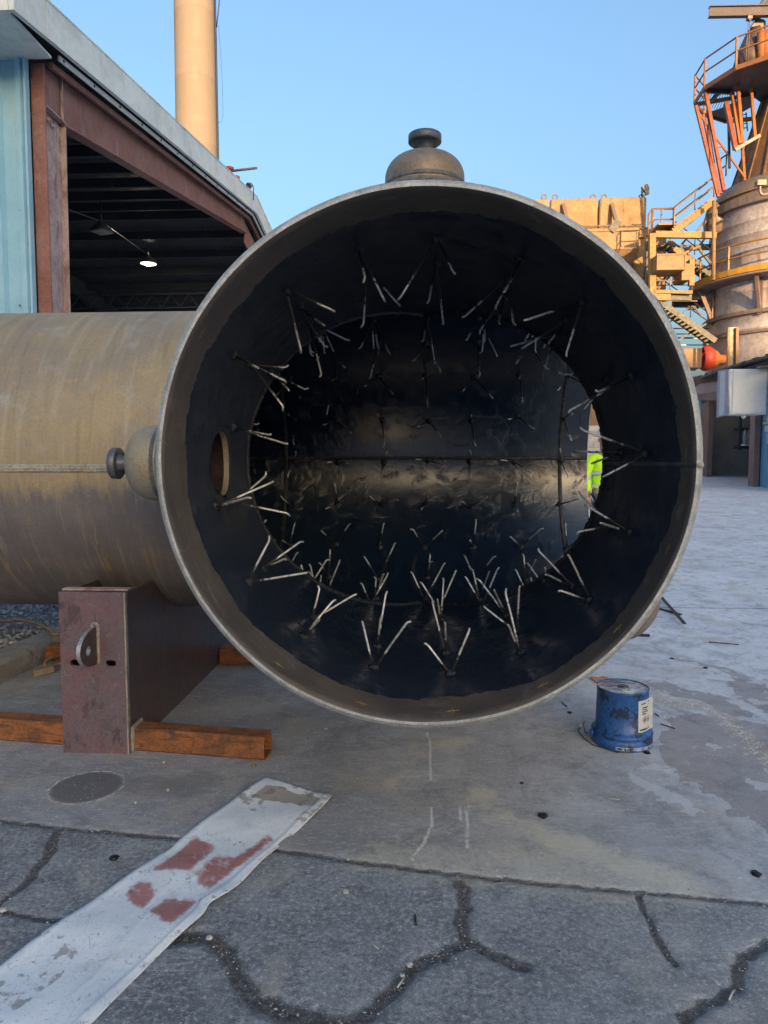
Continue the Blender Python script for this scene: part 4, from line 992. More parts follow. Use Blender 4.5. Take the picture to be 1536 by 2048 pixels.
for (px, py), s, w in (((1085, 1632), .022, 'between pail and long joint'), ((228, 1717), .018, 'left of the white panel'), ((1139, 1425), .016, 'left of the blue pail'), ((1044, 1566), .010, 'above the larger black lump'),
                       ((1512, 1748), .020, 'near the right edge by the joint'), ((1295, 1506), .018, 'touching the pail rim'), ((1343, 1317), .016, 'beyond the pail'), ((1411, 1336), .017, 'right of and beyond the pail')):
    tag(lump_mb(PZ(px, py, .002), s, .5).build('mastic_crumb', M['black_bit']), 'black mastic crumb ' + w, 'black crumb', 'black mastic crumbs on the yard')
tag(lump_mb(PZ(508, 1531, .003), .012).build('tan_pebble', M['hose']), 'small tan pebble at the end of the rusty tube', 'pebble')
for (a, b, r_, lb) in (((1322, 1448), (1350, 1457), .003, 'short dark welding rod stub right of the pail'), ((1123, 1404), (1134, 1413), .003, 'short dark welding rod stub left of the pail'), ((1310, 1426), (1318, 1433), .003, 'tiny rod stub behind the pail label'),
                       ((1212, 1596), (1240, 1599), .002, 'pale thin rod stub below the pail'), ((1418, 1284), (1478, 1289), .004, 'thin rusty rod lying far right of the mouth'), ((739, 1882), (757, 1878 + 20), .002, 'pale straw on the asphalt'),
                       ((1466, 1982), (1458, 2000), .003, 'pale splinter in the lower right crack'), ((795, 1975), (808, 1955), .003, 'pale splinter in the forked crack'), ((830, 1830), (832, 1850), .0035, 'dark rod stub on the asphalt below the joint')):
    m = MB(); m.tube([PZ(*a, .004), PZ(*b, .004)], r_, 6); tag(m.build('rod_stub', M['white_chip'] if 'pale' in lb else M['wire_dark']), lb, 'rod stub')
# loose grit in and around the joints, too small and many to count
def grit():
    oct_f = [(0, 1, 4), (1, 2, 4), (2, 3, 4), (3, 0, 4)]; m = MB(); segs = []
    for pts in [JOINT] + [c[0] for c in CR]:
        for a, b in zip(pts[:-1], pts[1:]): segs.append((a, b, math.hypot(b[0] - a[0], b[1] - a[1])))
    tot = sum(x[2] for x in segs)
    def put(x, y, s_, z):
        c = Vector((x, y, z)); r0 = random.uniform(0, 6.3)
        vs = [c + Vector((cos(r0 + k * pi / 2) * s_ * random.uniform(.7, 1.3), sin(r0 + k * pi / 2) * s_ * random.uniform(.6, 1.1), -.001)) for k in range(4)] + [c + Vector((0, 0, s_ * random.uniform(.5, .9)))]
        m.add(vs, oct_f)
    for a, b, L in segs:
        for _ in range(int(1500 * L / tot)):
            t_ = random.random(); w_ = random.gauss(0, .022); dx, dy = (b[0] - a[0]) / L, (b[1] - a[1]) / L
            put(a[0] + (b[0] - a[0]) * t_ - dy * w_, a[1] + (b[1] - a[1]) * t_ + dx * w_, random.uniform(.0010, .0032) * (1 if random.random() < .93 else 1.8), -.003 if abs(w_) < .018 else .001)
    for _ in range(2600):
        y = 1.2 + 5.5 * random.random() ** 1.3; put(random.uniform(-.62, .62) * y * 1.05, y, random.uniform(.0008, .0026), .001)
    o = m.build('grit', M['stone']); o['kind'] = 'stuff'; o['label'] = 'fine pale grit scattered along the joints and over the yard'
grit()
# crossed flat bars beyond the mouth, right
for (a, b, z, lb) in (((1300, 1168), (1369, 1247), .058, 'dark flat steel bar lying on top of the crossed pair'), ((1280, 1206), (1362, 1229), .034, 'dark flat steel bar under the crossed pair')):
    m = MB(); m.beam(PZ(*a, z), PZ(*b, z - .008), .028, .010); tag(m.build('steel_bar', M['bar_dark']), lb, 'steel bar', 'crossed steel bars')
m = MB(); m.tube([PZ(1246, 1276, .012), PZ(1262, 1269, .014), PZ(1299, 1271, .012)], .013, 7); tag(m.build('rubber_strip', M['black_bit']), 'short bent black strip lying by the rim of the mouth', 'rubber strip')

# hose over the kerb and timber wedge
m = MB(); hp = [PZ(-60, 1243, .16), PZ(0, 1242, .15), PZ(40, 1240, .15), PZ(75, 1248, .16), PZ(100, 1259, .17), PZ(125, 1268, .17), Vector((-2.55, 5.98, .14)), Vector((-2.3, 5.9, .03)), Vector((-2.2, 5.6, .03)), PZ(128, 1325, .03), PZ(105, 1334, .03), PZ(92, 1333, .035), PZ(90, 1326, .05), PZ(100, 1318, .05), PZ(116, 1313, .04), PZ(135, 1312, .03)]
def smooth_pts(P, n=6):
    P = [Vector(p) for p in P]; out = []
    for i in range(len(P) - 1):
        a, b, c, d = P[max(i - 1, 0)], P[i], P[i + 1], P[min(i + 2, len(P) - 1)]
        for k in range(n):
            t_ = k / n; out.append(.5 * ((2 * b) + (c - a) * t_ + (2 * a - 5 * b + 4 * c - d) * t_ ** 2 + (3 * b - a - 3 * c + d) * t_ ** 3))
    return out + [P[-1]]
m.tube(smooth_pts(hp), .013, 8); tag(m.build('air_hose', M['hose']), 'tan rubber hose looping over the gravel and kerb behind the saddle', 'hose')
m = MB(); m.beam(PZ(66, 1346, .02), PZ(106, 1336, .03), .06, .04); tag(m.build('timber_wedge', M['wood']), 'weathered timber wedge lying at the foot of the kerb', 'timber')

# ------------------------------------------------------------------ blue open-sided workshop, left
SXW = -4.82                                # plane of its open end frame
def roofz(y):                              # underside of the roof at the gable, ridge at y = 19.4
    return 6.42 + .148 * (min(y, 19.4) - 7.92) - .148 * max(0, y - 19.4)
shed = thing('open_workshop', 'blue sheet metal workshop with open dark gable end and rusty steel frame', 'workshop', (-15, 20, gz(9)))
YF, YR, YB, XLW = 8.97, 19.4, 30.8, -34.0
# ribbed front wall
def ribbed(p0, p1, z0, z1fn, period=.30, depth=.065, out=Vector((0, -1, 0))):
    p0, p1 = Vector(p0), Vector(p1); d = (p1 - p0); L = d.length; d.normalize(); xs = []
    s = 0
    while s < L:
        for ds, dep in ((0, 0), (.15, 0), (.185, 1), (.245, 1), (.28, 0)):
            if s + ds * period / .3 <= L: xs.append((s + ds * period / .3, dep))
        s += period
    xs.append((L, 0)); m = MB(); vs = []
    for s, dep in xs:
        p = p0 + d * s + out * depth * dep; vs += [(p.x, p.y, z0), (p.x, p.y, z1fn(p))]
    m.add(vs, [(2 * i, 2 * i + 2, 2 * i + 3, 2 * i + 1) for i in range(len(xs) - 1)]); return m
seg = 0
x = -4.95
while x > XLW:
    x2 = max(x - 1.2, XLW); ribbed((x2, YF - .03, 0), (x, YF - .03, 0), gz(9), lambda p: 6.55).build('wall_sheet', M['blue_wall'], shed); x = x2
MB().box((-4.945, YF - .055, 3.3), (.03, .09, 6.4)).build('corner_trim', M['blue_wall'], shed)
for k in range(3):
    MB().lathe([(0, .004), (.012, .003), (.014, 0)], 8, PY(40, 611 - k * 190, YF - .082), (0, -1, 0)).build('wall_screw', M['wire_dark'], shed)
# far, left and back walls, in the dark
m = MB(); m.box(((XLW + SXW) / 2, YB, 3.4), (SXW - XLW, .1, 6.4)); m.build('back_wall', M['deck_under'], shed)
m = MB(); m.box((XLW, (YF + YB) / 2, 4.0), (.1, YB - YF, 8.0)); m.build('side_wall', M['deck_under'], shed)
# roof: two slopes with thickness
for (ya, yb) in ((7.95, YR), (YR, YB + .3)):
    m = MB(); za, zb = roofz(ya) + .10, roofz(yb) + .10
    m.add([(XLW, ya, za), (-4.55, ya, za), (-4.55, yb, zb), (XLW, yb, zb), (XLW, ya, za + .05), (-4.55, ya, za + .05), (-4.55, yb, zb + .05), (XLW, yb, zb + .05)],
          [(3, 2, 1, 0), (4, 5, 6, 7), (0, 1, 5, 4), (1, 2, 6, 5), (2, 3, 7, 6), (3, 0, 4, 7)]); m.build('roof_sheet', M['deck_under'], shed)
# fascia along the rake in three lengths, drip angle beneath, gutter along the front
FX = -4.5
def rake(ya, yb, z0, z1, w, mat, name, xo=0):
    m = MB(); a0, b0 = roofz(ya), roofz(yb)
    P = [(FX + xo, ya, a0 + z0), (FX + xo, yb, b0 + z0), (FX + xo, yb, b0 + z1), (FX + xo, ya, a0 + z1)]
    m.prism(P, (-w, 0, 0)); return m.build(name, mat, shed)
for k, (a, b) in enumerate(((7.92, 8.62), (8.625, 13.4), (13.405, 18.4), (18.405, 19.4), (19.4, 24.0))):
    rake(a, b, 0, .43, .06, M['fascia'], 'fascia', xo=.004 * (k % 2))
    rake(a, b, .43, .45, .12, M['fascia'], 'fascia_cap', xo=.012)
for (a, b) in ((9.1, 14), (14, 19.4), (19.4, 24)):
    rake(a, b, -.075, -.012, .025, M['fascia'], 'drip_angle', xo=-.10)
    rake(a, b, -.16, -.09, .05, M['red_steel'], 'rake_angle', xo=-.20)
for k in range(12):
    y = 9.2 + k * .85; MB().lathe([(0, .012), (.018, .01), (.02, 0)], 6, (FX - .099, y, roofz(y) - .045), (1, 0, 0)).build('bolt', M['wire_dark'], shed)
m = MB(); m.box(((XLW + FX) / 2, 7.95, 6.42 + .215), (FX - XLW - .13, .06, .43)); m.build('front_gutter', M['fascia'], shed)
m = MB(); m.box(((XLW - 4.62) / 2, 8.46, 6.47), (-4.62 - XLW, .95, .03)); m.build('soffit', M['fascia'], shed)
# end frame: column and tapered rafter (I sections)
m = MB(); m.box((-4.85, 9.02, 3.2), (.175, .02, 6.5)); m.build('column_flange', M['red_steel'], shed)
m = MB()
m.add([(-4.84, 9.03, gz(9)), (-4.84, 9.44, gz(9)), (-4.84, 9.52, 5.95), (-4.84, 9.03, 6.35)], [(0, 1, 2, 3)]); m.add([(-4.852, 9.03, gz(9)), (-4.852, 9.44, gz(9)), (-4.852, 9.52, 5.95), (-4.852, 9.03, 6.35)], [(3, 2, 1, 0)])
m.beam((-4.85, 9.44, gz(9)), (-4.85, 9.53, 5.93), .175, .02, up=(0, 1, 0)); m.build('column', M['pink_steel'], shed)
def rz_b(y):                                # underside of the rafter
    return 5.92 + (7.63 - 5.92) * (y - 9.48) / (19.55 - 9.48)
for (a, b) in ((9.05, 19.4),):
    m = MB(); n = 24; ys = np.linspace(a, b, n); zt = [roofz(y) - .10 - .02 for y in ys]; zb_ = [rz_b(max(y, 9.5)) for y in ys]
    for xo in (-4.835, -4.855):
        vs = [(xo, y, z) for y, z in zip(ys, zt)] + [(xo, y, z) for y, z in zip(ys, zb_)]
        m.add(vs, [(i, i + 1, n + i + 1, n + i) for i in range(n - 1)])
    m.build('rafter_web', M['red_steel'], shed)
    m = MB(); m.beam((-4.845, 9.5, rz_b(9.5)), (-4.845, 19.4, rz_b(19.4)), .19, .022); m.build('rafter_flange', M['red_steel'], shed)
    m = MB(); m.beam((-4.845, 9.05, roofz(9.05) - .11), (-4.845, 19.4, roofz(19.4) - .11), .19, .02); m.build('rafter_flange', M['dark_steel'], shed)
m = MB(); m.box((-4.815, 9.55, 6.25), (.03, .02, .8)); m.build('stiffener', M['pink_steel'], shed)
m = MB(); m.box((-4.80, 9.3, 5.955), (.09, .5, .022)); m.build('cap_plate', M['pink_steel'], shed)
for dy in (0, .10):
    for dx in (0,): MB().lathe([(0, .04), (.026, .035), (.028, 0)], 8, (-4.838, 9.2 + dy, 5.85 - dy * .3), (1, 0, 0)).build('bolt', M['pink_steel'], shed)
m = MB(); m.box((-4.81, 18.9, 8.0), (.03, .02, .5)); m.build('stiffener', M['pink_steel'], shed)
m = MB(); m.beam((-4.845, 19.4, rz_b(19.4)), (-4.845, 24, rz_b(19.4) - .8), .02, .55); m.build('rafter_web', M['red_steel'], shed)
# purlins and inner frames
for k in range(18):
    y = 9.5 + k * 1.22; z = roofz(y) - .03; m = MB()
    m.beam((XLW + .1, y, z), (-4.86 if k % 2 else -4.90, y, z), .012, .20); m.beam((XLW + .1, y + .03, z - .1), (-4.9, y + .03, z - .1), .06, .012); m.build('purlin', M['dark_steel'], shed)
for xf in (-11.5, -18.5, -25.5):
    m = MB(); m.ibeam((xf, 9.2, 6.2), (xf, YR, 7.85), .2, .55); m.ibeam((xf, YR, 7.85), (xf, YB - .2, 6.2), .2, .55)
    m.ibeam((xf, 9.25, gz(9)), (xf, 9.25, 6.1), .2, .4, up=(0, 1, 0)); m.ibeam((xf, YB - .3, gz(30)), (xf, YB - .3, 6.1), .2, .4, up=(0, 1, 0)); m.build('inner_frame', M['dark_steel'], shed)
# eave strut with rod bracing seen under the roof
m = MB(); yb_ = 23.6; m.beam((XLW, yb_, 6.55), (-4.9, yb_, 6.55), .05, .05); m.beam((XLW, yb_, 7.0), (-4.9, yb_, 7.0), .05, .05)
for k in range(44): x = -5 - k * .62; m.beam((x, yb_, 6.55), (x - .31, yb_, 7.0), .03, .03); m.beam((x - .31, yb_, 7.0), (x - .62, yb_, 6.55), .03, .03)
m.build('open_web_joist', M['dark_steel'], shed)

# lamps hanging inside
def bay_lamp(px, py, Y, lens, label, r=.28):
    p = PY(px, py, Y); zt = roofz(Y) - .12; t_ = thing('bay_lamp', label, 'ceiling lamp', p, 'lamps hanging inside the workshop')
    m = MB(); m.lathe([(.05, .24), (.10, .20), (r * .9, .05), (r, 0), (r * .97, -.01)], 4 if lens == 'lamp_lens' else 16, p, (0, 0, 1), a0=.5, a1=.5 + 2 * pi); m.build('lamp_shade', M['lamp_grey'], t_)
    m = MB(); m.lathe([(0, -.03), (r * .7, -.028), (r * .93, -.005)], 4 if lens == 'lamp_lens' else 16, p, (0, 0, 1), a0=.5, a1=.5 + 2 * pi); m.build('lens', M[lens], t_)
    if lens == 'lamp_on': m = MB(); m.lathe([(0, -.075), (.06, -.06), (.085, -.03), (0, -.02)], 14, p, (0, 0, 1)); m.build('bulb', M['bulb'], t_)
    m = MB(); m.tube([p + Vector((0, 0, .22)), Vector((p.x, p.y, zt))], .018, 6); m.build('hanger', M['wire'], t_)
    return p
l1 = bay_lamp(203, 464, 17, 'lamp_lens', 'square unlit lamp hanging nearest inside the workshop')
l2 = bay_lamp(297, 527, 21, 'lamp_on', 'brightly lit lamp glowing inside the dark workshop', .24)
l3 = bay_lamp(311, 503, 22.3, 'lamp_dim', 'small dim amber lamp just above the bright one', .21)
m = MB(); m.tube([PY(126, 415, 13.5), l1 + Vector((0, 0, .25)), l2 + Vector((0, 0, .25))], .016, 6); tag(m.build('conduit', M['wire']), 'thin grey conduit running between the workshop lamps', 'conduit')

# things standing on the workshop roof
def roof_pt(px, py, Y): return PY(px, py, Y)
bz = thing('roof_beacon', 'red beacon with dark boom arm on the workshop roof edge', 'beacon', PY(456, 352, 19.5))
m = MB(); b0 = PY(459, 343, 19.2); m.lathe([(.0, -.12), (.08, -.12), (.08, .02), (.12, .04), (.12, .10), (.0, .14)], 10, b0, (0, 0, 1)); m.lathe([(0, -.05), (.05, -.05), (.06, .02), (.0, .05)], 10, b0 + Vector((-.12, 0, .0)), (-1, 0, .3)); m.build('beacon_body', M['red_paint'], bz)
m = MB(); m.tube([PY(462, 342, 19.2), PY(514, 336, 19.2)], .035, 8); m.build('boom_arm', M['brown_post'], bz)
m = MB(); m.tube([PY(433, 322, 21.0), PY(459, 340, 19.2)], .02, 6); m.build('stay_wire', M['wire'], bz)
m = MB(); m.lathe([(0, -.07), (.10, -.07), (.10, .05), (0, .08)], 10, PY(472, 357, 18.8), (0, 0, 1)); tag(m.build('red_beacon_lens', M['red_paint']), 'small red dome light lower on the workshop roof edge', 'dome light')
fp = PY(507, 392, 18.6); fl_ = thing('roof_floodlight', 'small round floodlight on hooked post at the workshop ridge', 'floodlight', fp)
m = MB(); m.tube([fp + Vector((0, 0, -.1)), PY(507, 374, 18.6), PY(504, 369, 18.6), PY(498, 368, 18.6)], .014, 6); m.build('post', M['wire'], fl_)
m = MB(); c_ = PY(499, 371, 18.6); m.lathe([(0, -.06), (.06, -.06), (.085, .03), (.08, .05)], 14, c_, (-.3, -.6, -.4)); m.build('lamp_head', M['lamp_grey'], fl_)

# ------------------------------------------------------------------ tall cream stack
def stack_():
    Y = 80.0; c = PY(393, 300, Y); x0 = PY(354, 260, Y).x; x1 = PY(433, 260, Y).x; r = (x1 - x0) / 2; cx = (x0 + x1) / 2
    t_ = thing('chimney_stack', 'tall cream chimney stack glowing in low sun behind the workshop', 'chimney', (cx, Y, .7))
    z = .7; Hs = 64
    segs = 9
    for k in range(segs):
        a, b = z + (Hs - z) * k / segs, z + (Hs - z) * (k + 1) / segs
        ra, rb = r * (1.10 - .0023 * a), r * (1.10 - .0023 * b)
        m = MB(); m.lathe([(ra, a), (rb, b - .09), (rb + .006, b - .08), (rb + .006, b)], 64, (cx, Y, 0)); m.build('shell_course', M['stack'], t_)
    m = MB(); rr_ = r * 1.02; d = Vector((.995, -.10, 0)).normalized()
    for o in (0, .12): m.tube([(cx + d.x * (r * 1.10 + .22 + 0), Y + d.y * r - o * 4, 1), (cx + d.x * (r * .97 + .22), Y + d.y * r - o * 4, 62)], .05, 6)
    for k in range(200): zz_ = 1 + k * .30; m.beam((cx + r * (1.095 - .0023 * zz_) + .22, Y - r * .1 - .48, zz_), (cx + r * (1.095 - .0023 * zz_) + .22, Y - r * .1, zz_), .03, .03)
    m.build('ladder', M['wire_dark'], t_)
    m = MB(); P_ = [PY(441, -40, Y - 3), PY(438, 10, Y - 3), PY(433, 55, Y - 3)]; m.tube(P_, .06, 6); m.build('cable', M['wire_dark'], t_)
    m = MB(); P_ = [PY(437, 50, Y - 3), PY(440, 90, Y - 3), PY(444, 150, Y - 3), PY(446, 215, Y - 3), PY(445, 238, Y - 3), PY(442, 243, Y - 3), PY(434, 246, Y - 3)]; m.tube(smooth_pts(P_), .022, 5); m.build('loose_cable', M['wire'], t_)
stack_()

# ------------------------------------------------------------------ concrete silo block, sunlit
CY = 52.0
def P5(px, py, Y=CY): return PY(px, py, Y)
cb = thing('concrete_bunker', 'stained concrete bunker block with panelled top lit orange by low sun', 'concrete block', (P5(1150, 500).x, CY + 4, gz(52)))
zt = P5(1200, 397).z; zmid = P5(1200, 586 - 60).z
xr = P5(1292, 450).x
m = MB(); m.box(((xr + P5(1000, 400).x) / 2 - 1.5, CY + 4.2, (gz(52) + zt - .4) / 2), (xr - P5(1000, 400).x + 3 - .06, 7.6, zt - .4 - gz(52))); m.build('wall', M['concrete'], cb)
edges = [905, 1001, 1097, 1101 + 94, 1290]
pan = [(812, 906), (909, 1003), (1006, 1097), (1101, 1195), (1199, 1292)]
for a, b in pan:
    xa, xb = P5(a, 400).x, P5(b, 400).x
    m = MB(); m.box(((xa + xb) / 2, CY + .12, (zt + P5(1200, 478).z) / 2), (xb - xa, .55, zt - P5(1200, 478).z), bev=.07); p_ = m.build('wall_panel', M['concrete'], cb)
    for e in (a + 9, b - 9):
        px_ = P5(e, 398); m = MB(); m.tube([px_ + Vector((sin(t) * .17, 0, .13 - cos(t) * .17)) for t in np.linspace(0, 2 * pi, 13)], .05, 6); m.build('lifting_eye', M['brown_post'], p_)
    # inclined prop against each panel
    t0, t1 = PY((a + b) / 2 - 22, 409, CY - .25), PY((a + b) / 2 - 10, 455, CY - 1.2); m = MB(); m.beam(t0, t1, .22, .26, up=(0, 1, 0)); m.build('diagonal_prop', M['brown_post'], p_)
m = MB(); m.box(((P5(1199, 0).x + P5(1287, 0).x) / 2, CY + .25, (P5(0, 480).z + 2) / 2), (P5(1287, 0).x - P5(1080, 0).x, .36, P5(0, 480).z - 2)); m.build('lower_wall', M['concrete'], cb)
# balcony trough
b0, b1 = PY(1080, 459, CY - 2), PY(1277, 497, CY - 2); zb0, zb1 = b1.z, b0.z
sec = [(CY + .1, zb1), (CY - 2, zb1), (CY - 2, zb0), (CY - 1.2, zb0 - .6), (CY + .1, zb0 - .6)]
m = MB(); m.prism([(b0.x, y, z) for y, z in sec], (b1.x - b0.x, 0, 0)); bc = m.build('balcony_trough', M['concrete'], cb)
m = MB(); m.box(((b0.x + b1.x) / 2, CY - 2.03, zb1 - .12), (b1.x - b0.x, .1, .2)); m.box((PY(1243, 480, CY - 2).x, CY - 2.03, (zb0 + zb1) / 2), (.12, .06, zb1 - zb0 - .3)); m.box((b1.x - .08, CY - 2.03, (zb0 + zb1) / 2), (.16, .07, zb1 - zb0 - .3)); m.build('trough_rib', M['concrete'], bc)
for e in (1218, 1247):
    px_ = PY(e, 458, CY - 1.9); m = MB(); m.tube([px_ + Vector((sin(t) * .15, 0, .1 - cos(t) * .15)) for t in np.linspace(0, 2 * pi, 11)], .05, 6); m.build('lifting_eye', M['brown_post'], bc)
m = MB(); m.beam(PY(1222, 462, CY - 2.1), PY(1238, 441, CY - 2.1), .5, .12, up=(0, 1, 0)); m.build('prop_foot', M['grey_green'], bc)
m = MB(); m.tube([PY(1060, 452, CY - .5), PY(1150, 452, CY - .5), PY(1285, 452, CY - .5), PY(1296, 458, CY - .5)], .06, 6); m.build('conduit', M['brown_post'], cb)
for e in (1260, 1267): m = MB(); m.tube([PY(e, 508, CY - .05), PY(e - 2, 640, CY - .05)], .05, 6); m.build('down_pipe', M['brown_post'], cb)
m = MB(); m.tube([PY(1255, 513, CY - .15), PY(1275, 513, CY - .15)], .07, 6); m.build('down_pipe', M['brown_post'], cb)
f0 = P5(1284, 397); fl2 = thing('bunker_floodlight', 'floodlight on short post at the right top corner of the bunker', 'floodlight', f0)
m = MB(); m.tube([f0, PY(1284, 380, CY), PY(1288, 376, CY)], .06, 6); m.build('post', M['wire'], fl2)
m = MB(); m.beam(PY(1285, 379, CY), PY(1296, 374, CY), .35, .38); m.beam(PY(1291, 377, CY), PY(1295, 389, CY), .3, .24, up=(1, 0, 0)); m.build('lamp_head', M['lamp_grey'], fl2)

# ------------------------------------------------------------------ process tower, right
TY = 48.0; TX = PY(1425, 600, TY).x + 4.5; TR = 4.5
tw = thing('process_tower', 'banded grey process tower with rusted cone top and ring platforms', 'tower', (TX, TY, gz(48)))
zc = lambda py, Y=TY: PY(1500, py, Y).z
z_top = zc(432)
courses = [gz(48), 3.5, 6.0, zc(742), zc(672), zc(642), zc(600), zc(560), zc(525), zc(493), zc(468), z_top]
for a, b in zip(courses[:-1], courses[1:]):
    m = MB(); m.lathe([(TR, a), (TR, b - .07), (TR + .03, b - .06), (TR + .03, b)], 56, (TX, TY, 0)); m.build('shell_course', M['tower'], tw)
for py, w, h in ((680, .22, .16), (643, .30, .22), (432, .40, .5), (412, .28, .22)):
    z = zc(py); m = MB(); m.lathe([(TR - .1, z - h / 2), (TR + w, z - h / 2), (TR + w, z + h / 2), (TR - .1, z + h / 2)], 56, (TX, TY, 0), closed=True, smooth=False); m.build('hoop_band', M['band'], tw)
z0, z1, z2 = zc(410), zc(385), PY(1507, 200, 48).z
m = MB(); m.lathe([(TR + .1, z_top), (TR + .15, z0), (TR - .35, z1)], 56, (TX, TY, 0)); m.build('shell_course', M['band'], tw)
m = MB(); m.lathe([(TR - .35, z1), (3.42, z1 + .15), (1.75, z2), (1.2, z2 + 3.2), (1.1, z2 + 5)], 48, (TX, TY, 0)); m.build('cone', M['cone'], tw)
for k in range(10):                           # raised seams down the cone
    a = pi * .75 + k * .30; m = MB(); m.beam((TX + 3.44 * cos(a), TY + 3.44 * sin(a), z1 + .2), (TX + 1.78 * cos(a), TY + 1.78 * sin(a), z2), .10, .10, up=(cos(a), sin(a), 0)); m.build('cone_seam', M['cone'], tw)
# hooked neck duct and orange pipe above the platform
m = MB(); nk = [PY(1497, 140, 47), PY(1502, 108, 47), PY(1509, 78, 47), PY(1516, 56, 47), PY(1519, 45, 47)]
m.tube(nk, [.95, .82, .62, .42, .36], 20); m.build('neck_duct', M['neck'], tw)
m = MB(); m.prism([PY(1503, 54, 46.5), PY(1516, 32, 46.5), PY(1527, 42, 46.5), PY(1527, 62, 46.5), PY(1520, 50, 46.5)], (0, .8, 0)); m.build('duct_hood', M['band'], tw)
for px_, w, mt in ((1523, .28, 'orange_rust'), (1533, .40, 'orange_rust'), (1546, .35, 'cone')):
    m = MB(); m.tube([PY(px_, 132, 46), PY(px_ + 1, 64, 46)], w, 14); m.build('riser_pipe', M[mt], tw)
# upper platform (irregular polygon, seen from below)
zp = PY(1389, 205, 47.9).z
def onz(px, py, z): d = ray(px, py); t_ = (z - CAMZ) / d.z; return Vector((d.x * t_, d.y * t_, z))
ring_px = [(1389, 207), (1409, 176), (1472, 136), (1540, 113), (1640, 105), (1700, 150), (1680, 215), (1560, 232), (1452, 243), (1408, 228)]
rp = [onz(x, y, zp) for x, y in ring_px]
up = MB(); n = len(rp)
for i in range(n): up.beam(rp[i], rp[(i + 1) % n], .10, .26)
upo = up.build('platform_rim', M['orange_rail'], tw)
m = MB(); deck = [onz(1440, 156, zp), rp[2], rp[3], rp[4], rp[5], rp[6], rp[7], onz(1510, 196, zp), onz(1466, 182, zp), onz(1412, 178, zp)]
m.prism([p - Vector((0, 0, .02)) for p in deck], (0, 0, .06)); m.build('deck_plate', M['dark_steel'], tw)
m = MB(); m.prism([p - Vector((0, 0, .02)) for p in (rp[9], onz(1440, 218, zp), onz(1512, 186, zp), onz(1502, 214, zp), rp[8])], (0, 0, .06)); m.build('deck_plate', M['dark_steel'], tw)
for a, b in (((1392, 205), (1512, 184)), ((1409, 178), (1464, 181)), ((1463, 181), (1470, 200)), ((1420, 200), (1440, 180))):
    m = MB(); m.beam(onz(*a, zp) - Vector((0, 0, .12)), onz(*b, zp) - Vector((0, 0, .12)), .14, .22); m.build('deck_beam', M['wire_dark'], tw)
m = MB()
for k in range(16): a, b = onz(1396 + k * 4.6, 208 + k * 1.4, zp), onz(1413 + k * 4.4, 182 + k * .3, zp); m.beam(a, b, .025, .05)
m.build('grating_bars', M['wire'], tw)
pts_rail = [9, 0, 1, 2, 3, 4, 5]
for i in pts_rail:
    MB().beam(rp[i], rp[i] + Vector((0, 0, 1.75)), .11, .11, up=(1, 0, 0)).build('rail_post', M['orange_rail'], tw)
for i, j in zip(pts_rail[:-1], pts_rail[1:]):
    m = MB()
    for h in (.95, 1.72): m.beam(rp[i] + Vector((0, 0, h)), rp[j] + Vector((0, 0, h)), .07, .07)
    m.build('guard_rail', M['orange_rail'], tw)
# raking struts
for (a, b, w, mt) in (((1392, 212), (1437, 394), .24, 'red_strut'), ((1411, 182), (1448, 382), .26, 'red_strut'), ((1407, 230), (1440, 388), .22, 'red_strut'), ((1473, 140), (1485, 287), .24, 'orange_rust'),
                      ((1452, 206), (1471, 298), .34, 'red_strut'), ((1464, 184), (1480, 288), .26, 'orange_rust'), ((1501, 163), (1510, 276), .22, 'orange_rust'), ((1484, 285), (1489, 362), .2, 'orange_rust'),
                      ((1396, 224), (1490, 356), .13, 'orange_rust'), ((1457, 243), (1459, 336), .16, 'wire_dark'), ((1413, 220), (1429, 325), .07, 'wire')):
    m = MB(); m.beam(PY(*a, 46.3), PY(*b, 44.9 if b[1] > 250 else 46), w * .72, w * .72, up=(0, 1, 0)); m.build('raking_strut', M[mt], tw)
for a, b in (((1422, 325), (1429, 323)), ((1433, 294), (1443, 292))):
    m = MB(); m.beam(PY(*a, 45.6), PY(*b, 45.6), .08, .08); m.build('strut_tie', M['red_strut'], tw)
m = MB(); m.beam(PY(1470, 300, 44.6), PY(1520, 271, 44.6), .15, .18); m.build('cone_bracket', M['band'], tw)
m = MB()
for o in (0, 8): m.beam(PY(1484 + o, 225, 50.5), PY(1487 + o, 262, 50.5), .06, .06)
for k in range(4): m.beam(PY(1485, 230 + 9 * k, 50.5), PY(1494, 228 + 9 * k, 50.5), .05, .05)
m.build('cage_ladder', M['wire'], tw)
# lifting beam at the top and its trolley
m = MB(); m.ibeam(PY(1418, 24, 46), PY(1650, 20, 46), .30, .62, t=.05); m.build('lifting_beam', M['beam_dark'], tw)
m = MB(); m.beam(PY(1505, 40, 46.4), PY(1530, -6, 46.4), .18, .18, up=(0, 1, 0)); m.beam(PY(1512, 40, 46.4), PY(1540, -6, 46.4), .18, .18, up=(0, 1, 0)); m.build('beam_brace', M['wire_dark'], tw)
m = MB(); m.beam(PY(1494, 36, 46), PY(1503, 36, 46), .3, .22); m.beam(PY(1499, 30, 46), PY(1499, 42, 46), .12, .2, up=(0, 1, 0)); 
m.tube([PY(1497, 38, 46), PY(1491, 128, 46)], .022, 5); m.tube([PY(1500, 38, 46), PY(1496, 128, 46)], .022, 5); m.build('hoist_trolley', M['band'], tw)
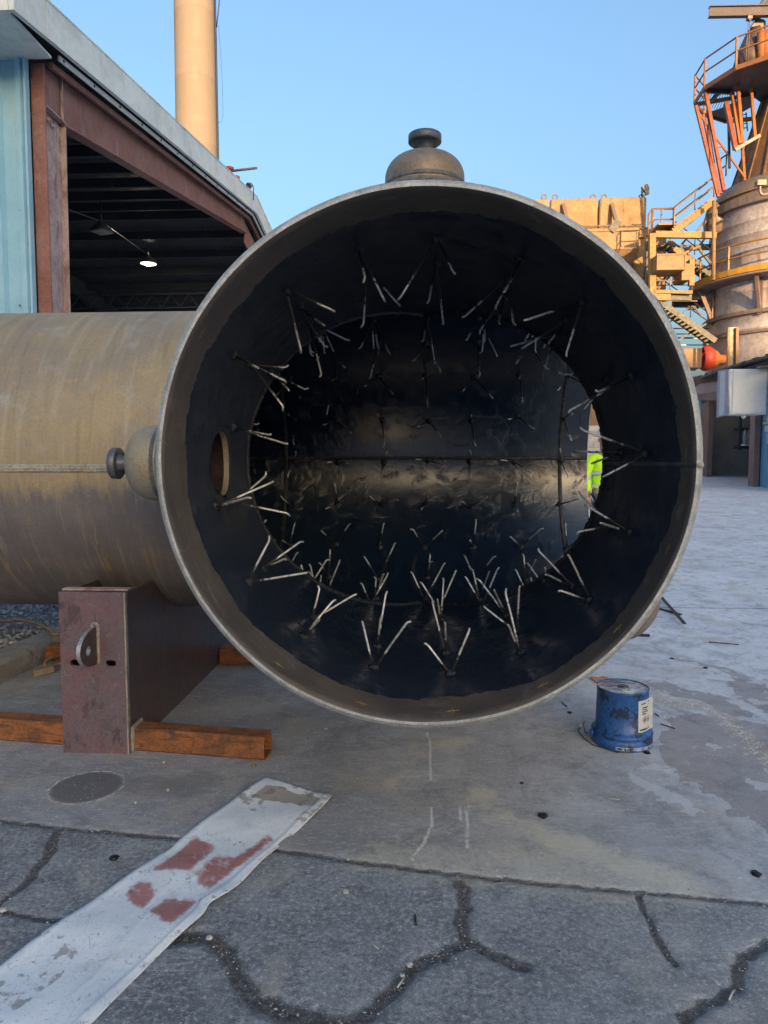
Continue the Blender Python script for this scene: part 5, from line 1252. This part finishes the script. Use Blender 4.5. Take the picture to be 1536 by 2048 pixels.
# lower ring platform
zq = PY(1390, 575, TY).z; RQ = TX - PY(1390, 575, TY).x
m = MB(); m.lathe([(TR - .05, zq - .28), (RQ, zq - .28), (RQ, zq - .02), (TR - .05, zq - .02)], 56, (TX, TY, 0), closed=True, smooth=False); m.build('ring_deck', M['brown_post'], tw)
m = MB(); m.lathe([(RQ + .01, zq - .05), (RQ + .06, zq - .05), (RQ + .06, zq + .30), (RQ + .01, zq + .30)], 56, (TX, TY, 0), closed=True, smooth=False); m.build('toe_plate', M['yellow_toe'], tw)
m = MB(); m.tube([(TX + (RQ + .2) * cos(a), TY + (RQ + .2) * sin(a), zq - .2) for a in np.linspace(pi * .85, pi * 1.7, 40)], .07, 6); m.build('ring_pipe', M['rail'], tw)
for h in (.95, 1.7):
    m = MB(); m.tube([(TX + RQ * cos(a), TY + RQ * sin(a), zq + h) for a in np.linspace(pi * 1.02, pi * 2.1, 50)], .055, 6); m.build('guard_rail', M['yellow_steel'], tw)
for a in np.linspace(pi * 1.04, pi * 2.0, 8):
    m = MB(); m.beam((TX + RQ * cos(a), TY + RQ * sin(a), zq), (TX + RQ * cos(a), TY + RQ * sin(a), zq + 1.72), .10, .10, up=(1, 0, 0)); m.build('rail_post', M['yellow_steel'], tw)
for a in (pi * 1.02, pi * 1.27, pi * 1.5):
    d = Vector((cos(a), sin(a), 0)); o = Vector((TX, TY, 0)); m = MB()
    m.beam(o + d * (RQ - .2) + Vector((0, 0, zq - .28)), o + d * (TR + .05) + Vector((0, 0, zc(650) + .1)), .16, .24, up=(0, 0, 1)); m.beam(o + d * (TR + .12) + Vector((0, 0, zq - .28)), o + d * (TR + .12) + Vector((0, 0, zc(650))), .26, .14, up=d); m.build('gusset_bracket', M['brown_post'], tw)
# vertical ladder rails and downcomer by the front left of the tower
for px_, w in ((1457, .13), (1474, .15)):
    m = MB(); m.beam(PY(px_, 655, TY - TR - .5), PY(px_ - 1, 745, TY - TR - .5), w, w, up=(0, 1, 0)); m.build('ladder_rail', M['orange_pale'], tw)
m = MB(); m.beam(PY(1466, 655, TY - TR - .25), PY(1465, 745, TY - TR - .25), .5, .2, up=(0, 1, 0)); m.build('downcomer', M['band'], tw)
m = MB(); m.tube([PY(1428, 402, TY - 2.5), PY(1427, 560, TY - 2.5)], .12, 8); m.build('stand_pipe', M['orange_pale'], tw)
m = MB(); m.lathe([(0, 0), (.55, .1), (.62, 1.3), (.4, 1.9), (0, 2)], 14, PY(1430, 470, TY - .5), (0, 0, 1)); m.build('side_vessel', M['band'], tw)
m = MB(); m.box(PY(1521, 367, 43), (.5, .4, .28)); m.tube(smooth_pts([PY(1520, 372, 43), PY(1521, 386, 43), PY(1530, 389, 43), PY(1550, 380, 43)]), .09, 7); m.build('junction_box', M['band'], tw)

# ------------------------------------------------------------------ stair tower between bunker and process tower
SY = 46.5
def S(px, py, dy=0): return PY(px, py, SY + dy)
st = thing('stair_tower', 'yellow steel stair tower with landings and galvanised handrails beside the bunker', 'stair tower', (S(1300, 590).x, SY, gz(46)))
def bar(a, b, w, h, mat, name, dy=0, up=(0, 1, 0), dyb=None):
    m = MB(); m.beam(S(*a, dy), S(*b, dy if dyb is None else dyb), w, h, up=up); return m.build(name, M[mat], st)
# (a beam seen from the side: h is its visible height)
def side(a, b, vis, dep, mat, name, dy=0, dyb=None): return bar(a, b, vis, dep, mat, name, dy, (0, 1, 0), dyb)
side((1304, 468), (1304, 592), .38, .40, 'yellow_steel', 'column'); side((1304, 592), (1304, 960), .38, .40, 'yellow_steel', 'column')
side((1294, 480), (1297, 960), .2, .30, 'grey_green', 'column', 2.2)
side((1310, 469), (1352, 470), .38, .30, 'yellow_steel', 'landing_beam'); side((1352, 470), (1432, 471), .38, .28, 'yellow_steel', 'landing_beam', 0)
side((1305, 460), (1345, 460), .12, 2.4, 'yellow_steel', 'landing_edge', 1.2)
side((1310, 497), (1428, 494), .34, .26, 'grey_green', 'landing_beam', 2.5)
m = MB(); m.prism([S(1308, 476, .3), S(1343, 476, .3), S(1343, 476, 3.2), S(1308, 476, 3.2)], (0, 0, .08)); m.build('deck_plate', M['grey_green'], st)
def stair(a, b, dy, mat, treads=14, drop=.34, width=1.0, name='stair'):
    m = MB(); A_, B_ = S(*a, dy), S(*b, dy); 
    m.beam(A_, B_, drop, .06, up=(0, 1, 0)); o = m.build(name, M[mat], st)
    m = MB(); m.beam(A_ + Vector((0, width, 0)), B_ + Vector((0, width, 0)), drop, .06, up=(0, 1, 0)); m.build('stringer', M['grey_green'], o)
    for k in range(treads):
        c = A_ + (B_ - A_) * ((k + .5) / treads) + Vector((0, width / 2, 0)); mm = MB(); mm.box(c, (.28, width - .07, .04)); mm.build('tread', M['grey_green'], o)
    return o
stair((1347, 463), (1428, 400), 0, 'yellow_steel', 12, .42)
stair((1336, 482), (1432, 556), 1.4, 'grey_green', 14, .36)
stair((1322, 604), (1432, 682), .2, 'grey_green', 14, .34)
side((1348, 497), (1376, 520), .30, .2, 'yellow_steel', 'diagonal_brace', .6)
for a, b, w, mt in (((1365, 548 - 40), (1400, 492), .12, 'yellow_steel'), ((1388, 470), (1420, 432), .18, 'brown_post'), ((1364, 488), (1376, 474), .12, 'grey_green'), ((1400, 500), (1428, 536), .14, 'grey_green'),
                    ((1310, 578), (1344, 540), .13, 'grey_green'), ((1316, 578), (1351, 540), .12, 'orange_rail'), ((1375, 508), (1382, 500), .08, 'grey_green'), ((1400, 490), (1412, 474), .12, 'grey_green'),
                    ((1330, 652), (1352, 634), .08, 'wire_dark'), ((1340, 690), (1412, 648), .10, 'wire_dark'), ((1366, 626), (1376, 616), .08, 'wire_dark'), ((1392, 618), (1404, 634), .10, 'wire_dark')):
    side(a, b, w, w, mt, 'diagonal_brace', 1.0)
# lower landing
side((1306, 583), (1384, 585), .20, .2, 'yellow_steel', 'landing_beam', -.1); side((1306, 593), (1382, 596), .36, .26, 'grey_green', 'landing_beam', .3); side((1305, 594), (1340, 595), .40, .24, 'yellow_steel', 'landing_beam', 0)
m = MB(); m.prism([S(1308, 602, .3), S(1395, 603, .3), S(1395, 603, 3.2), S(1308, 602, 3.2)], (0, 0, .07)); m.build('deck_plate', M['grey_green'], st)
side((1345, 607), (1420, 607), .5, .3, 'grey_green', 'landing_beam', 3); side((1375, 616), (1395, 616), .2, .4, 'grey_green', 'landing_beam', 2)
# sheet-metal boxes
m = MB(); a, b = S(1313, 508, -1.0), S(1371, 540, -1.0); m.box(((a.x + b.x) / 2, SY - .2, (a.z + b.z) / 2), (b.x - a.x, 1.7, a.z - b.z), bev=.04); bo_ = m.build('duct_box', M['orange_pale'], st)
m = MB(); cx_, cz_ = (a.x + b.x) / 2, (a.z + b.z) / 2
for dx, dz, w, h in ((0, (a.z - b.z) / 2 - .05, b.x - a.x, .08), (0, -(a.z - b.z) / 2 + .05, b.x - a.x, .08), (-(b.x - a.x) / 2 + .05, 0, .08, a.z - b.z - .2), ((b.x - a.x) / 2 - .05, 0, .08, a.z - b.z - .2)): m.box((cx_ + dx, SY - 1.07, cz_ + dz), (w, .05, h))
m.build('flange_frame', M['orange_pale'], bo_)
m = MB(); a, b = S(1364, 527, -.6), S(1381, 560, -.6); m.box(((a.x + b.x) / 2, SY + .1, (a.z + b.z) / 2), (b.x - a.x, 1.4, a.z - b.z), bev=.03); m.build('chute_box', M['orange_pale'], st)
m = MB(); a, b = S(1357, 540, .5), S(1366, 560, .5); m.box(((a.x + b.x) / 2, SY + 1.0, (a.z + b.z) / 2), (b.x - a.x, 1.2, a.z - b.z)); m.build('chute_box', M['lavender'], st)
side((1383, 520), (1382, 572), .30, .3, 'yellow_steel', 'column', -.2)
# handrails
def rails(pts, h, dy, mat='rail', posts=None, mids=1, r=.05):
    P_ = [S(x, y, dy) for x, y in pts]; top = [p + Vector((0, 0, h)) for p in P_]; m = MB()
    for k in range(mids + 1): m.tube([p - Vector((0, 0, h * k * .5)) for p in top], r, 5, smooth=False)
    for a, b in zip(P_, top): m.tube([a, b], r, 5)
    for a, b in zip(P_[:-1], P_[1:]):
        L = (b - a).length; n = int(L / 1.6)
        for k in range(1, n): q = a + (b - a) * k / n; m.tube([q, q + Vector((0, 0, h))], r * .9, 5)
    return m.build('handrail', M[mat], st)
rails([(1296, 472), (1303, 462), (1346, 460)], 1.35, .2, 'orange_rail'); rails([(1306, 460), (1322, 460), (1346, 460)], 1.35, 3.0)
rails([(1348, 456), (1428, 394)], 1.2, -.1); rails([(1348, 452), (1432, 388)], 1.2, 1.1)
rails([(1346, 476), (1432, 544)], 1.1, 1.3, 'wire', r=.035); rails([(1306, 582), (1340, 582), (1384, 582)], 1.3, .1, 'rail', r=.04); rails([(1310, 590), (1384, 590)], 1.3, 3, 'wire', r=.035)
rails([(1288, 560), (1297, 548)], 1.2, 1.5, 'wire', r=.05); rails([(1330, 598), (1432, 672)], 1.1, 1.3, 'wire', r=.035); rails([(1336, 694), (1432, 694)], 1.2, 2, 'wire', r=.04)
rails([(1440, 360), (1452, 352)], 1.3, 1, 'wire', r=.05)
# horizontal truss of thin members low down
for a, b in (((1380, 730), (1392, 700)), ((1388, 742), (1402, 726)), ((1340, 690), (1420, 690)), ((1340, 668), (1405, 668)), ((1340, 676), (1405, 677))):
    side(a, b, .06, .06, 'wire', 'tie_rod', 2.0)
# orange duct with red boot
du = thing('orange_duct', 'pale orange rectangular duct with red flexible boot leading to the tower', 'duct', S(1378, 716, 0))
m = MB(); a, b = S(1330, 697, -.7), S(1403, 736, -.7); m.box(((a.x + b.x) / 2, SY, (a.z + b.z) / 2), (b.x - a.x, 1.5, a.z - b.z), bev=.04); m.build('duct_body', M['orange_pale'], du)
m = MB(); c_ = S(1403, 717, 0); m.lathe([(.66, 0), (.80, .18), (.74, .45), (.62, .66)], 18, c_, (1, 0, 0)); m.build('flexible_boot', M['red_paint'], du)
m = MB(); m.lathe([(.60, .66), (.52, .9), (.30, 1.1), (.28, 1.5)], 18, c_, (1, 0, -.05)); m.build('reducer_cone', M['orange_rust'], du)

# ------------------------------------------------------------------ low workshop with roller door, right
rb = thing('roller_door_building', 'low workshop with open dark doorway, dirty roof edge and blue cladding', 'building', (18, 34, gz(34)))
A_ = Vector((15.6, 40.0, 0)); B_ = Vector((13.75, 29.7, 0)); dW = (A_ - B_).normalized(); nW = Vector((dW.y, -dW.x, 0))   # nW points into the building (+x)
if nW.x < 0: nW = -nW
def Wp(px, z=None, py=None, o=0.0):
    """point on the face plane (offset o outwards) seen at pixel column px"""
    base = B_ - nW * o; best = None
    d = ray(px, py if py is not None else 900); t_ = nW.dot(base - Vector((0, 0, 0))) / nW.dot(Vector((d.x, d.y, 0))); p = Vector((d.x * t_, d.y * t_, 0))
    p.z = CAMZ + d.z * t_ if z is None else z
    return p
g0 = .35
P0, P1 = Wp(1402, 0), Wp(1502, 0)
# interior
dep = nW * 6
m = MB(); a, b = Wp(1400, 0), Wp(1512, 0)
a2, b2 = a + dep, b + dep
def quadw(p, q, z0, z1, t_, name, mat):
    m = MB(); d = (q - p); L = d.length; m.box(((p.x + q.x) / 2, (p.y + q.y) / 2, (z0 + z1) / 2), (L, t_, z1 - z0), Matrix.Rotation(math.atan2(d.y, d.x), 3, 'Z')); return m.build(name, M[mat], rb)
quadw(a2, b2, 0, 6, .1, 'inner_wall', 'shop_in'); quadw(a + nW * .2, a2, 0, 6, .1, 'inner_wall', 'shop_in'); quadw(b + nW * .2, b2, 0, 5.3, .1, 'inner_wall', 'shop_in')
quadw(Wp(1394, 0), Wp(1394, 0) + dep * 2.2, 0, 5.2, .12, 'outer_wall', 'shop_blue')
# jambs
zl = Wp(1400, None, 802).z; zr = Wp(1500, None, 805).z
quadw(Wp(1399.5, 0, o=.05), Wp(1402.5, 0, o=.05), 0, 5.0, .2, 'edge_trim', 'shop_blue')
quadw(Wp(1403.5, 0), Wp(1420, 0), 0, Wp(1410, None, 806).z, .25, 'door_post', 'brown_post')
quadw(Wp(1504, 0, o=.25), Wp(1514, 0, o=.25), .1, Wp(1505, None, 801).z, .22, 'door_post', 'brown_post')
# lintel and shutter box
def quad3(pts, th, name, mat):
    m = MB(); P_ = [Wp(x, None, y, o=.1) for x, y in pts]; m.prism(P_, nW * th); return m.build(name, M[mat], rb)
quad3([(1381, 782), (1395, 769), (1520, 742), (1520, 795), (1383, 800)], .25, 'lintel', 'lavender')
m = MB(); P_ = [Wp(x, None, y, o=.30) for x, y in ((1382, 791), (1520, 768), (1520, 800), (1384, 801))]; m.prism(P_, nW * .2); m.build('shutter_box', M['grey_dull'], rb)
quad3([(1376, 770), (1390, 752), (1450, 748), (1560, 712), (1560, 735), (1460, 760), (1400, 768), (1382, 782)], .5, 'eave_beam', 'roof_dark')
m = MB(); P_ = [Wp(x, None, y, o=.8) for x, y in ((1376, 758), (1400, 757), (1450, 738), (1500, 724), (1570, 706))]
Q_ = [p + nW * 7 + Vector((0, 0, .9)) for p in P_]
m.add(P_ + Q_ + [p + Vector((0, 0, .09)) for p in P_ + Q_], [(i, i + 1, 6 + i, 5 + i) for i in range(4)] + [(10 + i, 15 + i, 16 + i, 11 + i) for i in range(4)] + [(i, 10 + i, 11 + i, i + 1) for i in range(4)] + [(0, 5, 15, 10), (4, 14, 19, 9)]); m.build('roof_sheet', M['roof_dark'], rb)
for k in range(9):
    q = P_[1] + (P_[4] - P_[1]) * (k / 8); MB().box(q + Vector((0, 0, .13)), (.08, .5, .06)).build('roof_rib', M['roof_dark'], rb)
# blue cladding right of the door
x_ = 1514.5
for (p, q) in ((1514.5, 1524), (1524.2, 1540), (1540.3, 1560), (1560.3, 1600)):
    quadw(Wp(p, 0, o=.02), Wp(q, 0, o=.02), .1, 4.7, .08, 'wall_sheet', 'shop_blue')
for p in (1517, 1523, 1533): quadw(Wp(p, 0, o=.07), Wp(p + 1.5, 0, o=.07), .1, 4.7, .05, 'wall_rib', 'shop_blue')
# interior pipework and shelf
m = MB(); q = Wp(1484, 0) + nW * 5; 
m.tube([PY(1481, 812, 37), PY(1480, 865, 37), PY(1478, 900, 37)], .09, 8); m.tube([PY(1467, 859, 37), PY(1500, 859, 37)], .08, 8); m.tube([PY(1465, 894, 37), PY(1506, 894, 37)], .09, 8); m.build('pipework', M['dark_steel'], rb)
gc = thing('gas_bottle', 'pale gas bottles standing on a shelf inside the doorway', 'gas bottle', PY(1493, 890, 36.5))
for px_ in (1490, 1496.5):
    m = MB(); z0 = PY(px_, 888, 36.5).z; c = PY(px_, 888, 36.5); m.lathe([(0, 0), (.085, 0), (.085, .55), (.05, .66), (.02, .68), (.02, .74), (0, .74)], 14, c, (0, 0, 1)); m.build('bottle', M['lavender'], gc)
m = MB(); m.beam(PY(1486, 890, 36.5), PY(1508, 891, 36.5), .5, .06); m.build('shelf', M['grey_box'], gc)
m = MB(); pa, pb = Wp(1440, 0) + nW * 2, Wp(1498, 0) + nW * 1.0; m.beam((pa.x, pa.y, gz(34) + .1), (pb.x, pb.y, gz(31) + .1), .5, .16); tag(m.build('timber_stack', M['kerb']), 'low pale timber sill lying inside the dark doorway', 'timber')
# grey cabinet hung above the door
gcx = thing('wall_cabinet', 'pale grey metal cabinet mounted high beside the doorway', 'cabinet', PY(1496, 828, 27.5))
CYc = 27.5; a, b = PY(1460, 738, CYc), PY(1533, 829, CYc)
m = MB(); m.box(((a.x + b.x) / 2, CYc + .45, (a.z + b.z) / 2), (b.x - a.x, .9, a.z - b.z), Matrix.Rotation(.0, 3, 'Z'), bev=.03); m.build('cabinet_body', M['grey_box'], gcx)
m = MB(); s0 = PY(1441, 740, CYc + 1.0); s1 = PY(1459, 738, CYc); zb = PY(1450, 833, CYc + .5).z; m.prism([(s0.x, s0.y + .0, zb), (s1.x - .01, s1.y, zb + .03), (s1.x - .01, s1.y, s1.z), (s0.x, s0.y, s0.z)], (.02, .3, 0)); m.build('side_panel', M['lavender'], gcx)
m = MB(); m.tube([PY(1458.5, 740, CYc - .05), PY(1458.5, 827, CYc - .05)], .03, 6); m.build('hinge', M['white_paint'], gcx)
m = MB(); m.box(((a.x + b.x) / 2 + .03, CYc - .015, (a.z + b.z) / 2), (b.x - a.x - .16, .03, a.z - b.z - .12), bev=.012); m.build('cabinet_door', M['grey_box'], gcx)
m = MB(); m.beam(PY(1517, 734, CYc - .1), PY(1536, 733, CYc - .1), .3, .05); m.build('bracket', M['rail'], gcx)
m = MB(); m.lathe([(0, -.09), (.06, -.06), (.09, 0), (.09, .07), (0, .07)], 12, PY(1487, 833, CYc + .2), (0, 0, 1)); m.build('lamp_stub', M['grey_box'], gcx)
m = MB(); m.tube(smooth_pts([PY(1498, 802 + 0, 29), PY(1505, 807, 28.8), PY(1515, 810, 28.6), PY(1536, 810, 28.4), PY(1560, 806, 28.4)]), .022, 6); tag(m.build('sagging_cable', M['rail']), 'grey cable sagging across the brown door post', 'cable')
# sign with lettering, switch boxes
sg = thing('wall_sign', 'small white sign with black characters on blue wall at the right edge', 'sign', Wp(1530, None, 842, o=.12))
wa, wb = Wp(1525, None, 834, o=.10), Wp(1546, None, 833, o=.10); za, zb = Wp(1530, None, 834, o=.1).z, Wp(1530, None, 848, o=.1).z
m = MB(); m.prism([(wa.x, wa.y, zb), (wb.x, wb.y, zb), (wb.x, wb.y, za), (wa.x, wa.y, za)], nW * .02); m.build('sign_plate', M['white_paint'], sg)
fc = bpy.data.curves.new('lettering', 'FONT'); fc.body = 'B-DC'; fc.size = .27; fc.align_y = 'CENTER'; fc.extrude = .001
fo = bpy.data.objects.new('lettering', fc); col.objects.link(fo); fc.materials.append(M['ink'])
dS = (wb - wa).normalized(); dS.z = 0; dS.normalize(); R3 = Matrix((dS, Vector((0, 0, 1)), dS.cross(Vector((0, 0, 1))))).transposed()
fo.matrix_world = Matrix.Translation(Vector((wa.x, wa.y, (za + zb) / 2 + .02)) + dS * .05 - nW * .012) @ R3.to_4x4()
bpy.context.view_layer.update(); mw = fo.matrix_world.copy()
lme = bpy.data.meshes.new_from_object(fo.evaluated_get(bpy.context.evaluated_depsgraph_get())); bpy.data.objects.remove(fo); lme.transform(mw); lme.transform(Matrix.Translation(-Vector(sg['o_'])))
fo = bpy.data.objects.new('lettering', lme); col.objects.link(fo); fo.parent = sg
sw = thing('switch_box', 'grey electric switch boxes on the blue wall below the sign', 'switch box', Wp(1532, None, 860, o=.1))
for (x0, x1, y0, y1) in ((1529, 1540, 852, 864), (1532, 1541, 866, 887)):
    w0, w1 = Wp(x0, None, y1, o=.25), Wp(x1, None, y1, o=.25); z1_ = Wp(x0, None, y0, o=.25).z; m = MB(); m.prism([(w0.x, w0.y, w0.z), (w1.x, w1.y, w0.z), (w1.x, w1.y, z1_), (w0.x, w0.y, z1_)], nW * .15); m.build('box', M['grey_box' if y0 < 860 else 'lavender'], sw)

# far walls low behind
fb = thing('far_cream_building', 'distant cream building glimpsed left of the doorway', 'building', (PY(1392, 860, 95).x, 97, gz(95)))
a, b = PY(1340, 797, 95), PY(1402, 797, 95); m = MB(); m.box(((a.x + b.x) / 2, 98, 5), (b.x - a.x + 6, 6, 10)); m.build('wall', M['cream'], fb)
m = MB(); m.box(((a.x + b.x) / 2, 97.8, 10.1), (b.x - a.x + 6.6, 6.8, .25)); m.build('roof', M['roof_dark'], fb)
bw = thing('block_wall', 'pale block wall with reddish patches seen through the open pipe end', 'wall', (9, 43, gz(43)))
rw_h = .32; nrow = 9
wx0, wx1 = PY(1120, 850, 43).x, PY(1240, 850, 43).x
for r_ in range(nrow):
    x = wx0 - .4 * (r_ % 2)
    while x < wx1: 
        MB().box((x + .39, 43, gz(43) + rw_h * (r_ + .5)), (.77, .3, rw_h - .015)).build('block', M['far_block'], bw); x += .79
m = MB(); m.box(((wx0 + wx1) / 2, 43.08, gz(43) + rw_h * nrow / 2), (wx1 - wx0, .2, rw_h * nrow)); m.build('mortar', M['kerb'], bw)

# ------------------------------------------------------------------ unseen hall added behind the camera, placed and sized to shade the yard
hall = thing('shade_hall', 'long grey unseen hall added behind the photographer to shade the yard', 'building', (60, -150, 0))
HY, HX0, HX1, HE, HR = -80.0, -35.0, 100.0, 18.6, 21.6
m = MB(); sec = [(HY, 0), (HY, HE), (HY - 12, HR), (HY - 24, HE), (HY - 24, 0)]
m.prism([(HX0, y, z) for y, z in sec], (HX1 - HX0, 0, 0)); m.build('hall_body', M['lavender'], hall)
for k in range(6):
    x = HX0 + 12 + k * 21; m = MB(); m.box((x, HY + .1, 2.6), (5, .2, 5.2)); m.build('door', M['shop_blue'], hall)
    m = MB(); m.box((x + 10, HY + .1, 8), (6, .2, 1.6)); m.build('window', M['wire_dark'], hall)

# ------------------------------------------------------------------ worker in a lime jacket, seen through the open pipe end
def skin(name, joints, edges, mat, parent, root=0, sub=2, o=None):
    me = bpy.data.meshes.new(name); o = Vector(parent['o_'])
    me.from_pydata([Vector(j[0]) - o for j in joints], edges, []); ob = bpy.data.objects.new(name, me); col.objects.link(ob); ob.parent = parent; ob['o_'] = tuple(o)
    md = ob.modifiers.new('skin', 'SKIN'); ss = ob.modifiers.new('sub', 'SUBSURF'); ss.levels = sub; ss.render_levels = sub; md.use_smooth_shade = True
    for i, j in enumerate(joints):
        r = j[1]; me.skin_vertices[0].data[i].radius = (r, r) if isinstance(r, (int, float)) else r
    me.skin_vertices[0].data[root].use_root = True
    me.materials.append(mat); return ob
def person_():
    Yp = 10.4; cx = PY(1209, 900, Yp).x; g = gz(Yp); o = Vector((cx, Yp, g)); t_ = thing('person', 'person in lime hi vis jacket and dark jeans seen through the open pipe end', 'person', o)
    def J(x, y, z): return o + Vector((x, y, z))
    # body, turned towards the camera, arms hanging, right arm (picture left) slightly out
    jm = [(J(0, 0, .95), (.15, .11)), (J(0, 0, 1.12), (.145, .10)), (J(0, 0, 1.32), (.17, .115)), (J(0, 0, 1.46), (.13, .09)), (J(0, .01, 1.54), .055), (J(0, 0, 1.62), .07), (J(0, -.01, 1.70), .088), (J(0, 0, 1.78), .075),
          (J(-.19, 0, 1.44), .062), (J(-.245, -.02, 1.16), .046), (J(-.24, -.14, .92), .034), (J(.19, 0, 1.44), .062), (J(.25, -.02, 1.16), .046), (J(.22, -.14, .94), .034),
          (J(-.095, 0, .88), .095), (J(-.11, -.02, .50), .065), (J(-.12, .02, .09), .045), (J(-.13, -.13, .045), .042), (J(.095, 0, .88), .095), (J(.11, -.02, .50), .065), (J(.12, .02, .09), .045), (J(.13, -.13, .045), .042)]
    ed = [(0, 1), (1, 2), (2, 3), (3, 4), (4, 5), (5, 6), (6, 7), (3, 8), (8, 9), (9, 10), (3, 11), (11, 12), (12, 13), (0, 14), (14, 15), (15, 16), (16, 17), (0, 18), (18, 19), (19, 20), (20, 21)]
    body = skin('body', jm, ed, M['skin'], t_)
    jk = [(J(0, 0, .90), (.185, .145)), (J(0, 0, 1.12), (.18, .135)), (J(0, 0, 1.34), (.20, .14)), (J(0, .0, 1.47), (.13, .10)), (J(0, .01, 1.52), .085), (J(-.20, 0, 1.43), .085), (J(-.26, -.02, 1.16), .070), (J(-.25, -.13, .95), .058), (J(.20, 0, 1.43), .085), (J(.265, -.02, 1.16), .070), (J(.23, -.13, .97), .058)]
    jacket = skin('jacket', jk, [(0, 1), (1, 2), (2, 3), (3, 4), (3, 5), (5, 6), (6, 7), (3, 8), (8, 9), (9, 10)], M['hivis'], t_)
    tr_ = skin('jeans', [(J(0, 0, .93), (.16, .125)), (J(-.095, 0, .86), .108), (J(-.11, -.02, .50), .085), (J(-.12, .02, .10), .075), (J(.095, 0, .86), .108), (J(.11, -.02, .50), .085), (J(.12, .02, .10), .075)], [(0, 1), (1, 2), (2, 3), (0, 4), (4, 5), (5, 6)], M['jeans'], t_)
    for s in (-1, 1): skin('boot', [(J(s * .12, .04, .07), .062), (J(s * .125, -.06, .055), .055), (J(s * .13, -.17, .045), .048)], [(0, 1), (1, 2)], M['boots'], t_)
    for z, a, b in ((1.05, .200, .158), (1.24, .212, .160)):
        m = MB(); m.lathe([(1.0, -.026), (1.012, 0), (1.0, .026)], 28, (0, 0, 0), (0, 0, 1)); m.v = [(o.x + v[0] * a, o.y + v[1] * b, o.z + z + v[2]) for v in m.v]; m.build('reflective_band', M['silver_tape'], jacket)
    for s in (-1, 1):
        m = MB(); c0, c1 = J(s * .262, -.02, 1.20), J(s * .265, -.03, 1.14); m.tube([c0, c1], .079, 16, cap=False); m.build('reflective_band', M['silver_tape'], jacket)
        # hand: palm, four fingers, thumb
        w = J(s * -.24 if s > 0 else .22, -.14, .93 if s > 0 else .95); w = J(-.245, -.145, .92) if s < 0 else J(.222, -.145, .94)
        hj = [(w, .026), (w + Vector((0, -.02, -.07)), (.040, .018))]; he = [(0, 1)]
        for f, (fx, ln) in enumerate(((-.028, .07), (-.010, .080), (.010, .076), (.027, .060))):
            b_ = len(hj); hj += [(w + Vector((fx, -.025, -.085)), .010), (w + Vector((fx, -.035, -.085 - ln * .5)), .0095), (w + Vector((fx, -.025, -.085 - ln * .95)), .008)]; he += [(1, b_), (b_, b_ + 1), (b_ + 1, b_ + 2)]
        b_ = len(hj); hj += [(w + Vector((-s * .042, -.035, -.045)), .012), (w + Vector((-s * .050, -.05, -.085)), .009)]; he += [(0, b_), (b_, b_ + 1)]
        skin('hand', hj, he, M['skin'], t_, sub=1)
    hc = J(0, -.01, 1.72)
    m = MB(); m.lathe([(.15, .045), (.125, .05), (.122, .09), (.10, .14), (.055, .17), (0, .178)], 24, hc + Vector((0, 0, .0)), (0, 0, 1)); m.build('hard_hat', M['helmet'], t_)
    m = MB()
    for s in (-1, 1): m.lathe([(0, .006), (.010, .003), (.012, -.004)], 8, hc + Vector((s * .032, -.088, .0)), (0, -1, 0))
    m.build('eyes', M['ink'], body)
    m = MB(); m.prism([hc + Vector((-.014, -.085, -.035)), hc + Vector((.014, -.085, -.035)), hc + Vector((0, -.085, .01))], (0, -.025, -.004)); m.build('nose', M['skin'], body)
    m = MB(); m.beam(hc + Vector((-.022, -.083, -.062)), hc + Vector((.022, -.083, -.062)), .012, .007); m.build('mouth', M['red_ink'], body)
    for s in (-1, 1): m = MB(); m.lathe([(0, .014), (.022, .010), (.026, 0)], 10, hc + Vector((s * .085, .005, -.01)), (s, 0, 0)); m.build('ear', M['skin'], body)
person_()

# keep every top-level object honest about what it is
for o in list(bpy.data.objects):
    if 'o_' in o: del o['o_']
